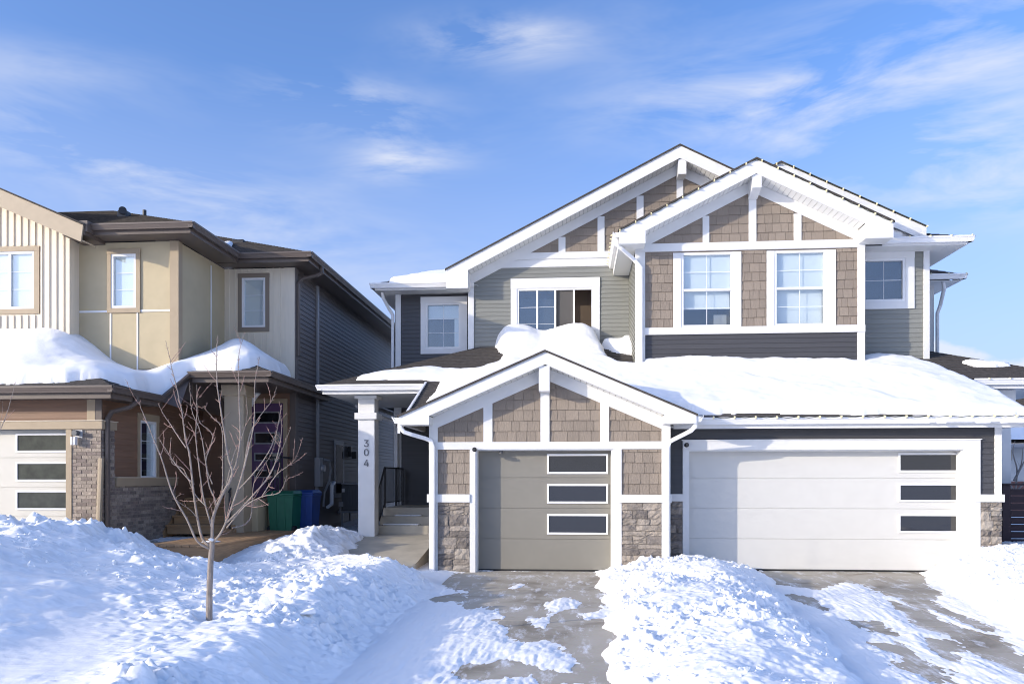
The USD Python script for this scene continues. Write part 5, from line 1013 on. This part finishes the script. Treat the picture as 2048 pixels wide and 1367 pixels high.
# concrete steps and railing at the duplex entry
st = thing('concrete_steps', (-3.7, 17.2, .46), 'grey concrete steps with three risers up to the dark entry', 'steps')
xs0_, xs1_ = -4.32, xa0 - .02
for i in range(3): obj('step', cbx(xs0_, xs1_, 17.2 + .28 * i, 17.2 + .28 * (i + 1) + (1.95 if i == 2 else .0), .2, .46 + .185 * (i + 1) - .0, .012), 'concrete_step', st)
for i in range(2):
    yy = 17.2 + .28 * i; m = cbx(xs0_ + .1 + .2 * i, xs0_ + .9, yy + .12, yy + .27, .46 + .185 * (i + 1), .46 + .185 * (i + 1) + .03, .012); obj('snow_strip', m, 'roof_snow', st)
rl = thing('metal_railing', (-4.3, 17.3, .5), 'thin black metal railing on the left of the duplex steps', 'railing')
zl_, zt_ = 1.02, 1.92
obj('top_rail', [sweep([(-4.30, 17.25, .46 + .92), (-4.30, 17.85, zt_), (-4.30, 18.4, zt_)], .018, 6), sweep([(-4.3, 18.4, zt_), (-3.62, 18.42, zt_)], .018, 6)][:1], 'black_metal', rl)
obj('bottom_rail', sweep([(-4.30, 17.25, .46 + .22), (-4.30, 17.85, zl_ + .1), (-4.30, 19.8, zl_ + .1)], .014, 6), 'black_metal', rl)
obj('top_rail', sweep([(-4.30, 18.4, zt_), (-4.30, 19.8, zt_)], .018, 6), 'black_metal', rl)
for y in (17.25, 17.85, 19.0, 19.75): z0 = .5 if y < 17.5 else 1.0; obj('post', bx(-4.32, -4.28, y - .02, y + .02, z0, (.46 + .92 if y < 17.5 else zt_)), 'black_metal', rl)
for y in np.arange(17.35, 19.75, .105):
    t = min(1, max(0, (y - 17.25) / .6)); z0 = .68 + t * (zl_ + .1 - .68); z1 = 1.38 + t * (zt_ - 1.38); obj('baluster', bx(-4.307, -4.293, y - .007, y + .007, z0, z1), 'black_metal', rl)
# wooden steps of the neighbour
ws = thing('wooden_steps', (-8.0, 16.6, .4), 'brown wooden steps beside the porch column of the beige house', 'steps')
wx0, wx1 = xl1 + .06, xc0 + .25
for i in range(4):
    y = 16.45 + .28 * i; z = .50 + .185 * (i + 1); obj('riser', bx(wx0 + .03, wx1 - .03, y + .02, y + .04, z - .2, z - .04), 'wood_riser', ws); obj('tread', cbx(wx0, wx1, y - .01, y + .30, z - .04, z, .006), 'wood', ws)
for xx in (wx0 - .04, wx1): obj('stringer', plate(right(xx), Polygon([(16.42, .3), (16.42, .55), (17.5, 1.25), (17.56, 1.25), (17.56, .9), (16.8, .3)]), -.02, .02), 'wood', ws)
# railing on the neighbour's porch
nr = thing('porch_railing', (-7, 17.6, 1.23), 'black metal railing in front of the purple door', 'railing')
ra, rb_ = xc1 + .1, -6.62
obj('top_rail', bx(ra, rb_, 17.58, 17.62, 2.13, 2.17), 'black_metal', nr); obj('bottom_rail', bx(ra, rb_, 17.58, 17.62, 1.31, 1.34), 'black_metal', nr)
for x in np.arange(ra + .04, rb_, .085): obj('baluster', bx(x - .008, x + .008, 17.592, 17.608, 1.34, 2.13), 'black_metal', nr)
for x in (ra, rb_ - .02): obj('post', bx(x - .02, x + .02, 17.575, 17.625, 1.23, 2.2), 'black_metal', nr)
obj('top_rail', bx(-6.64, -6.60, 17.63, YDW - .05, 2.13, 2.17), 'black_metal', nr)
hr = thing('stair_handrail', (xc0 + .1, 16.5, .5), 'black handrail on the right side of the wooden steps', 'railing')
xh = wx1 - .1
obj('rail', sweep([(xh, 16.4, 1.38), (xh, 17.3, 2.05), (xh, 17.6, 2.12)], .02, 6), 'black_metal', hr)
for y in (16.45, 17.35): obj('post', bx(xh - .02, xh + .02, y - .02, y + .02, .6 if y < 17 else 1.2, 1.4 if y < 17 else 2.06), 'black_metal', hr)
for y in np.arange(16.56, 17.3, .11): obj('baluster', bx(xh - .008, xh + .008, y - .008, y + .008, .75 + .7 * (y - 16.45), 1.38 + .74 * (y - 16.45)), 'black_metal', hr)
# boardwalk
bw = thing('boardwalk', (-6.8, 15.5, .3), 'low platform of brown wooden boards lying in the snow before the bins', 'boardwalk')
zt2, ybw0, ybw1 = .52, 13.25, 17.55
for i in range(9): x0 = -7.42 + i * .1365; obj('board', cbx(x0 + .004, x0 + .132, ybw0 + rng.uniform(-.02, .02), ybw1, zt2 - .036, zt2 + rng.uniform(-.003, .003), .005), 'wood', bw)
obj('side_board', cbx(-6.245, -6.185, ybw0, ybw1, .22, zt2 - .037, .005), 'wood', bw); obj('side_board', cbx(-7.42, -6.25, ybw0 + .02, ybw0 + .07, .22, zt2 - .037, .005), 'wood_riser', bw)
m = chunk(.2, np.random.default_rng(3), .12); m.apply_translation((-6.55, 13.95, zt2 + .01)); obj('snow_patch', m, 'roof_snow', bw)
# wheeled bins
def bin_(name, x, y, z, w, d, h, mat, label):
    t = thing(name, (x, y, z), label, 'wheelie bin', None)
    F = lambda s, zz: [(x - w / 2 * s, y - d / 2 * s, zz), (x + w / 2 * s, y - d / 2 * s, zz), (x + w / 2 * s, y + d / 2 * s, zz), (x - w / 2 * s, y + d / 2 * s, zz)]
    body = trimesh.convex.convex_hull(np.array(F(.80, z + .06) + F(.97, z + h * .88)))
    obj('body', body, mat, t); obj('rim', cbx(x - w / 2 - .015, x + w / 2 + .015, y - d / 2 - .015, y + d / 2 + .015, z + h * .87, z + h * .91, .01), mat, t)
    lid = trimesh.convex.convex_hull(np.array(F(1.06, z + h * .912) + F(1.06, z + h * .935) + [(x - w * .42, y - d * .3, z + h * .99), (x + w * .42, y - d * .3, z + h * .99), (x - w * .42, y + d * .45, z + h), (x + w * .42, y + d * .45, z + h)])); obj('lid', lid, mat, t)
    for q in (-.16, 0.16): obj('rib', trimesh.convex.convex_hull(np.array([(x + q * w - .012, y - d / 2 * .83 - .012, z + .1), (x + q * w + .012, y - d / 2 * .83 - .012, z + .1), (x + q * w - .012, y - d / 2 * .965 - .012, z + h * .84), (x + q * w + .012, y - d / 2 * .965 - .012, z + h * .84), (x + q * w - .012, y - d / 2 * .8 + .02, z + .1), (x + q * w + .012, y - d / 2 * .9 + .02, z + h * .84)])), mat, t)
    for sx in (-1, 1): obj('wheel', trimesh.creation.cylinder(.12, .06, transform=trimesh.transformations.translation_matrix((x + sx * w * .46, y - d * .25, z + .12)) @ trimesh.transformations.rotation_matrix(math.pi / 2, [0, 1, 0])), 'rubber', t)
    obj('handle', sweep([(x - w * .4, y + d * .5, z + h * .9), (x - w * .4, y + d * .6, z + h * .93), (x + w * .4, y + d * .6, z + h * .93), (x + w * .4, y + d * .5, z + h * .9)], .015, 6), mat, t)
    return t
bin_('wheelie_bin', X(570, 17.55), 17.55, .38, .60, .64, 1.02, 'bin_green', 'green wheeled bin standing in front of the blue one')
bin_('wheelie_bin', X(612, 18.1), 18.1, .38, .52, .62, 1.03, 'bin_blue', 'blue wheeled bin standing behind the green one')
# air conditioner on a stand
ay0 = Yf(672) + .05
ac = thing('air_conditioner', (-6.05, ay0 + .5, .9), 'dark grey ribbed air conditioner box on a low stand by the dark siding', 'air conditioner')
ax0, ax1, az0, az1 = -6.42, -5.62, .78, 1.5
obj('casing', cbx(ax0, ax1, ay0, ay0 + .8, az0, az1, .03), 'ac_grey', ac); obj('top_cover', cbx(ax0 - .01, ax1 + .01, ay0 - .01, ay0 + .81, az1, az1 + .05, .02), 'galvanised', ac)
for k in range(9): xx = ax0 + .14 + .07 * k; obj('fin', bx(xx, xx + .03, ay0 - .018, ay0 + .0, az0 + .06, az1 - .04), 'ac_grey', ac)
obj('sticker', bx(ax0 + .02, ax0 + .1, ay0 - .006, ay0 - .001, az1 - .2, az1 - .1), 'white_metal', ac); obj('disconnect_box', bx(ax0 - .05, ax0 + .06, ay0 - .06, ay0 - .02, az0 + .12, az0 + .26), 'galvanised', ac)
obj('cable', sweep([(ax0, ay0 - .05, az0 + .14), (ax0 - .02, ay0 - .06, az0 - .05), (ax0 - .12, ay0 + .1, az0 - .08), (-6.5, ay0 + .3, az0 + .15)], .015, 6), 'grey_paint', ac)
sd = thing('equipment_stand', (-6.0, ay0 + .4, .4), 'low grey metal frame carrying the air conditioner', 'stand')
for xx in (ax0, ax1 - .05):
    for yy in (ay0, ay0 + .75): obj('leg', bx(xx, xx + .05, yy, yy + .05, .3, .73), 'grey_paint', sd)
for yy in (ay0 - .01, ay0 + .74): obj('beam', bx(ax0 - .1, ax1 + .4, yy, yy + .06, .731, .779), 'grey_paint', sd)
pl = thing('leaning_plank', (-5.9, ay0 - .3, .4), 'grey plank leaning beside the air conditioner stand', 'plank'); obj('plank', sweep([(-6.25, ay0 - .35, .40), (-5.2, ay0 - .15, .72)], .05, 6, flat=(.08, .015)), 'grey_paint', pl); 
# black camera on each garage trim
def seccam(x, y, z, lab):
    t = thing('security_camera', (x, y, z), lab, 'security camera'); obj('mount', bx(x - .02, x + .02, y - .02, y, z - .02, z + .02), 'white_metal', t)
    obj('body', trimesh.creation.capsule(.05, .04, transform=trimesh.transformations.translation_matrix((x, y - .10, z)) @ trimesh.transformations.rotation_matrix(math.pi / 2, [1, 0, 0])), 'black_metal', t); obj('lens', trimesh.creation.cylinder(.022, .012, transform=trimesh.transformations.translation_matrix((x, y - .172, z)) @ trimesh.transformations.rotation_matrix(math.pi / 2, [1, 0, 0])), 'glass_dark', t)
seccam(X(951, YA), YA - .036, Z(899, YA, 951), 'small black camera at the top left corner of the grey garage door')
seccam(X(1371, YB), YB - .040, Z(890, YB, 1371), 'small black camera at the top left corner of the white garage door')
# festoon lights along the right half of the duplex
def lights(path, out, label, gap=.36, name='string_lights'):
    p = np.array(path, float); seg = np.linalg.norm(np.diff(p, axis=0), axis=1); tot = seg.sum(); cum = np.r_[0, np.cumsum(seg)]
    at = lambda s: np.array([np.interp(s, cum, p[:, k]) for k in range(3)])
    t = thing(name, at(tot / 2), label, 'string lights', 'light strings along the eaves of the duplex'); n = max(2, int(tot / gap)); w = []
    for i in range(n + 1):
        s = tot * i / n; q = at(s); w.append(q)
        if i < n: w.append(at(s + tot / n / 2) - np.array([0, 0, .015 + .012 * rng.random()]))
        d = np.array(out, float) * .05 + np.array([0, 0, .012 * rng.uniform(-1, 1)]); a = q + np.array(out) * .012
        obj('bulb', sweep([a, a + d * .25, a + d * .6, a + d], [.010, .017, .015, .004], 7), 'bulb', t); obj('clip', bx(q[0] - .012, q[0] + .012, q[1] - .012, q[1] + .012, q[2] - .035, q[2] + .012), 'bulb', t)
    obj('cord', sweep(w, .006, 5), 'wire', t)
zgm = ZE - .005
lights([(xer + .35, YE - .10, zgm), (XRR + .05, YE - .10, zgm)], (0, -1, -.25), 'pale bulbs strung along the long gutter over the white garage door')
zz_ = lambda x: zlK(x) + .015
lights([(xKl + .02, YKF - .02, zz_(xKl)), (XcK, YKF - .02, ZpK + .02), (xKr - .05, YKF - .02, zz_(xKr))], (0, -1, -.3), 'pale bulbs strung along both slopes of the front right gable')
lights([(XcR - .1, YRF + .07, zlR(XcR - .1) + .02), (XcR + .05, YRF + .07, zlR(XcR + .05) + .02), (xRg, YRF + .07, zlR(xRg) + .02)], (0, -1, -.3), 'pale bulbs strung down the right slope of the rear right gable')
lights([(xKr + .1, YRF - .1, zsR + .165), (xRe + .05, YRF - .1, zsR + .165)], (0, -1, -.25), 'pale bulbs on the short upper gutter at the right end of the duplex')
lights([(xKl - .11, YKF + .2, zg + .11), (xKl - .11, YG - .1, zg + .11)], (-1, 0, -.25), 'pale bulbs along the receding gutter left of the front right gable', gap=.26)
lights([(XRR + .3, YP - .1, ZPE - .01), (XPR + .05, YP - .1, ZPE - .01)], (0, -1, -.25), 'pale bulbs along the low gutter of the far right porch')
lights([(xqe - 2.0, YQ - .6, zq + .165), (xqe + .08, YQ - .6, zq + .165)], (0, -1, -.25), 'pale bulbs on the small rear wing gutter at far right')
# plum fence, grey house beyond
fx0 = X(2004, 16.4)
fe = thing('plank_fence', (fx0 + 1, 16.4, .2), 'dark plum wooden fence right of the white garage', 'fence')
fz0, fz1 = .35, Z(972, 16.4, 2020)
for i, z in enumerate(np.arange(fz0, fz1 - .1, .14)): obj('plank', bx(fx0 + .18, fx0 + 4, 16.42 + .004 * rng.random(), 16.45, z + .008, z + .132), 'fence_plum', fe)
for xx in (fx0, fx0 + 2.2): obj('post', cbx(xx, xx + .16, 16.38, 16.5, 0, fz1 + .02, .008), 'fence_plum', fe)
obj('cap', cbx(fx0, fx0 + 4, 16.36, 16.52, fz1 + .02, fz1 + .06, .006), 'fence_plum', fe)
YX = 34.0
fh = thing('far_house', (X(2060, YX), YX, 0), 'pale house with a snowy roof seen past the right end of the duplex', 'house')
fxa = X(1990, YX); fzt = Z(895, YX, 2030)
obj('wall', rect(front(YX), fxa, fxa + 9, 0.3, fzt, -.2, 0), 'far_wall', fh); obj('siding_board', laps(None, front(YX), sbox(fxa, 1.2, fxa + 5, fzt), .14, None, 1.2, together=True), 'far_wall', fh, kind='stuff')
obj('brick_base', rect(front(YX), fxa, fxa + 9, 0.2, Z(962, YX, 2030), .02, .05), 'far_brick', fh)
wz0_, wz1_ = rz(899, 920, YX, 2015); wf = obj('window', rect(front(YX), X(1996, YX), X(2022, YX), wz0_, wz1_, .02, .06), 'tan_trim', fh); obj('pane', rect(front(YX), X(1998, YX), X(2019, YX), wz0_ + .05, wz1_ - .05, .061, .066), 'glass_green', wf)
obj('eave', bx(fxa - .5, fxa + 9.5, YX - .7, YX, fzt, fzt + .14), 'grey_paint', fh)
zrt = Z(846, YX + 3, 2030)
obj('roof', roof_face([(fxa - .5, YX - .7, fzt + .15), (fxa + 9.5, YX - .7, fzt + .15), (fxa + 9.5, YX + 3.5, zrt + .1), (fxa - .5, YX + 3.5, zrt + .1)]), 'shingle', fh)
YX2 = 46.0; fh2 = thing('far_house', (X(2060, YX2), YX2, 0), 'dark roofed house peeping over the snowy one at the right edge', 'house')
zt3 = Z(790, YX2, 2040); obj('roof', trimesh.convex.convex_hull(np.array([(X(2012, YX2), YX2, zt3 - .9), (X(2030, YX2), YX2, zt3), (X(2200, YX2), YX2, zt3 + .3), (X(2250, YX2), YX2, zt3 - .9), (X(2012, YX2), YX2 + 7, zt3 - .9), (X(2250, YX2), YX2 + 7, zt3 - .9), (X(2030, YX2), YX2 + 4, zt3 + .2)])), 'shingle', fh2)
obj('chimney', bx(X(2024, YX2), X(2029, YX2), YX2 + .5, YX2 + .7, zt3 - .5, zt3 + .35), 'black_metal', fh2); obj('wall', bx(X(2016, YX2), X(2240, YX2), YX2 + .3, YX2 + 6, 0, zt3 - .91), 'far_wall', fh2)
obj('roof_snow', trimesh.Trimesh(*grid_mesh(np.arange(fxa - .6, fxa + 9, .25), np.arange(YX - .75, YX + 3.4, .2), lambda x, y: fzt + .3 + (zrt - fzt - .05) * (y - YX + .7) / 4.2 + .08 * nz(x, y, .7, 90, 3))), 'roof_snow', None, smooth=True, label='smooth snow on the roof of the pale far house', cat='snow', kind='stuff')
# white house glimpsed in the gap between both houses
YV = 52.0; gh = thing('far_house', (X(784, YV), YV, 0), 'white gable end glimpsed in the narrow gap between both houses', 'house')
obj('wall', plate(front(YV), Polygon([(X(700, YV), 0), (X(860, YV), 0), (X(860, YV), Z(690, YV, 800)), (X(700, YV), Z(690, YV, 760))]), -4, 0), 'white_trim', gh); obj('roof', plate(front(YV - .4), Polygon([(X(695, YV), Z(690, YV, 760)), (X(865, YV), Z(690, YV, 760)), (X(790, YV), Z(684, YV, 790))]), -5, 0), 'roof_snow', gh)

# ---------------------------------------------------------------- trees
def to3(u, v, Y): return np.array([X(u, Y), Y, Z(v, Y, u)])
def smooth_path(p, n):
    p = np.asarray(p, float); k = len(p); t = np.linspace(0, k - 1, n); out = []
    for x in t:
        i = min(int(x), k - 2); f = x - i; p0, p1, p2, p3 = p[max(i - 1, 0)], p[i], p[i + 1], p[min(i + 2, k - 1)]
        out.append(.5 * ((2 * p1) + (p2 - p0) * f + (2 * p0 - 5 * p1 + 4 * p2 - p3) * f * f + (3 * p1 - p0 - 3 * p2 + p3) * f ** 3))
    return np.array(out)
zc7 = lambda x, y: (280 + x / 2.279, 660 + y / 2.279)
YT = 7.95
tree = thing('bare_tree', to3(418, 1240, YT), 'slender young bare tree standing in the snowy lawn left of the driveway', 'tree')
trg = np.random.default_rng(17)
trunk = [(315, 1335), (316, 1250), (318, 1150), (322, 1060), (327, 1000), (329, 950)]
LIMBS = [([(328, 1000), (262, 960), (215, 860), (150, 740), (105, 600), (60, 480), (20, 390), (0, 330)], .019, -.30),
 ([(325, 985), (285, 950), (262, 860), (240, 720), (222, 560), (205, 500), (185, 380), (155, 250), (130, 140), (107, 45)], .022, .10),
 ([(210, 535), (180, 490), (140, 430), (105, 380), (80, 335)], .010, .18), ([(232, 690), (170, 620), (115, 540), (85, 490)], .011, -.05),
 ([(328, 900), (322, 880), (290, 760), (268, 600), (255, 480), (262, 380), (262, 255)], .016, .35), ([(324, 870), (345, 790), (310, 700), (290, 590), (265, 470), (225, 370), (210, 250)], .013, -.25),
 ([(329, 950), (335, 850), (375, 750), (420, 660), (400, 580), (375, 440), (355, 300), (345, 180), (350, 30)], .026, .0), ([(405, 690), (440, 600), (455, 480), (450, 300), (450, 130), (480, 10)], .016, .25),
 ([(335, 965), (380, 900), (440, 740), (490, 570), (520, 430), (525, 250), (545, 115)], .018, -.35), ([(390, 880), (470, 800), (560, 700), (600, 640), (640, 560), (690, 445)], .013, .30), ([(450, 725), (560, 600), (620, 480), (650, 340)], .011, -.20),
 ([(400, 875), (520, 745), (600, 640), (640, 480), (635, 390)], .012, .1), ([(395, 900), (480, 800), (560, 755), (640, 735), (672, 660)], .011, -.4), ([(560, 750), (620, 660), (665, 625), (715, 580)], .008, -.3),
 ([(470, 650), (500, 480), (540, 400), (600, 330), (628, 260)], .010, .15), ([(375, 760), (378, 600), (372, 450), (330, 400), (280, 350)], .011, .4), ([(330, 700), (300, 600), (330, 480), (270, 410), (262, 300)], .009, -.15), ([(395, 700), (430, 560), (460, 500), (490, 380), (480, 260)], .009, .45), ([(300, 800), (250, 745), (200, 640), (140, 600), (138, 490)], .009, .2), ([(420, 900), (500, 860), (520, 690), (600, 560), (628, 420)], .009, .5), ([(262, 860), (232, 820), (165, 770), (185, 740)], .006, -.3)]
obj('trunk', sweep(smooth_path([to3(*zc7(*p), YT) for p in trunk], 14), np.linspace(.033, .026, 14), 10), 'bark', tree)
def twig(o, d, ln, r, rg, n=5):
    p = [o]; d = d / np.linalg.norm(d)
    for _ in range(n): d = d + rg.normal(0, .10, 3) + np.array([0, 0, .05]); d /= np.linalg.norm(d); p.append(p[-1] + d * ln / n)
    return np.array(p)
def limb(parent, pts, r0, dy, rg, Y, twm='twig', dens=1.0):
    k = len(pts); q = [to3(*zc7(*p), Y + dy * (i / (k - 1)) ** .8) for i, p in enumerate(pts)]; n = 8 * k; c = smooth_path(q, n); c += np.cumsum(rg.normal(0, .0016, c.shape), 0) * np.linspace(0, 1, n)[:, None]
    r = np.linspace(r0, r0 * .16, n) ; B = obj('branch', sweep(c, r, 7), 'bark', parent); tw = []
    L_ = np.linalg.norm(np.diff(c, axis=0), axis=1).sum()
    for s in range(int(L_ / .038 * dens)):
        i = int(rg.uniform(.12, .99) * (n - 1)); t = c[min(i + 1, n - 1)] - c[max(i - 1, 0)]; t /= np.linalg.norm(t); side = rg.normal(size=3); side -= t * (side @ t); side /= np.linalg.norm(side)
        spur = rg.random() < .84; ln = rg.uniform(.012, .035) if spur else rg.uniform(.06, .30); w = twig(c[i], t * .75 + side * .8, ln, 0, rg, 2 if spur else 6); m = len(w)
        tw.append(sweep(w, np.linspace(min(r[i] * .8, .0045 if spur else .0042), .0016, m), 5))
        if not spur:
            for _ in range(int(ln / .06)): j = rg.integers(1, m - 1); dd = rg.normal(size=3); tw.append(sweep(twig(w[j], (w[j + 1] - w[j]) / np.linalg.norm(w[j + 1] - w[j]) + .8 * dd / np.linalg.norm(dd), rg.uniform(.012, .03), 0, rg, 2), [.0028, .0022, .0016], 4))
    if tw: obj('twigs', tw, twm, B, kind='stuff')
for pts, r0, dy in LIMBS: limb(tree, pts, r0 * .68, dy, trg, YT)
m = chunk(.06, np.random.default_rng(9), .35); m.apply_translation(to3(424, 1078, YT - .01)); obj('snow_cap', m, 'roof_snow', tree)
# second young tree just outside the left edge: only branch tips come into the picture
t2 = thing('bare_tree', to3(-70, 1230, 8.6), 'bare tree beyond the left edge with one twig reaching into the picture', 'tree')
iz = lambda u, v: ((u - 280) * 2.279, (v - 660) * 2.279)
obj('trunk', sweep([to3(-70, 1250, 8.6), to3(-68, 1100, 8.6), to3(-64, 1000, 8.6)], [.04, .036, .03], 9), 'bark', t2)
for pts, r0, dy in (([iz(-64, 1010), iz(-40, 950), iz(-12, 890), iz(14, 830), iz(36, 752)], .013, .1), ([iz(-64, 1010), iz(-80, 900), iz(-70, 780), iz(-60, 640)], .02, .1), ([iz(-68, 1050), iz(-110, 950), iz(-140, 820)], .015, 0), ([iz(-12, 890), iz(0, 850), iz(6, 800)], .006, .2)): limb(t2, pts, r0 * .7, dy, trg, 8.6, dens=.4)
# shrub by the far house
sh = thing('bare_shrub', to3(2030, 970, 26), 'bare shrub with dark branches in front of the pale far house', 'shrub')
for pts in ([(2030, 985), (2034, 940), (2026, 905), (2030, 880)], [(2030, 985), (2012, 950), (2006, 910), (2004, 890)], [(2034, 950), (2050, 920), (2068, 890)], [(2028, 960), (2042, 930), (2046, 895)], [(2030, 985), (2060, 950), (2085, 900)]): limb(sh, [iz(*p) for p in pts], .035, .5, trg, 26, 'bark', .35)
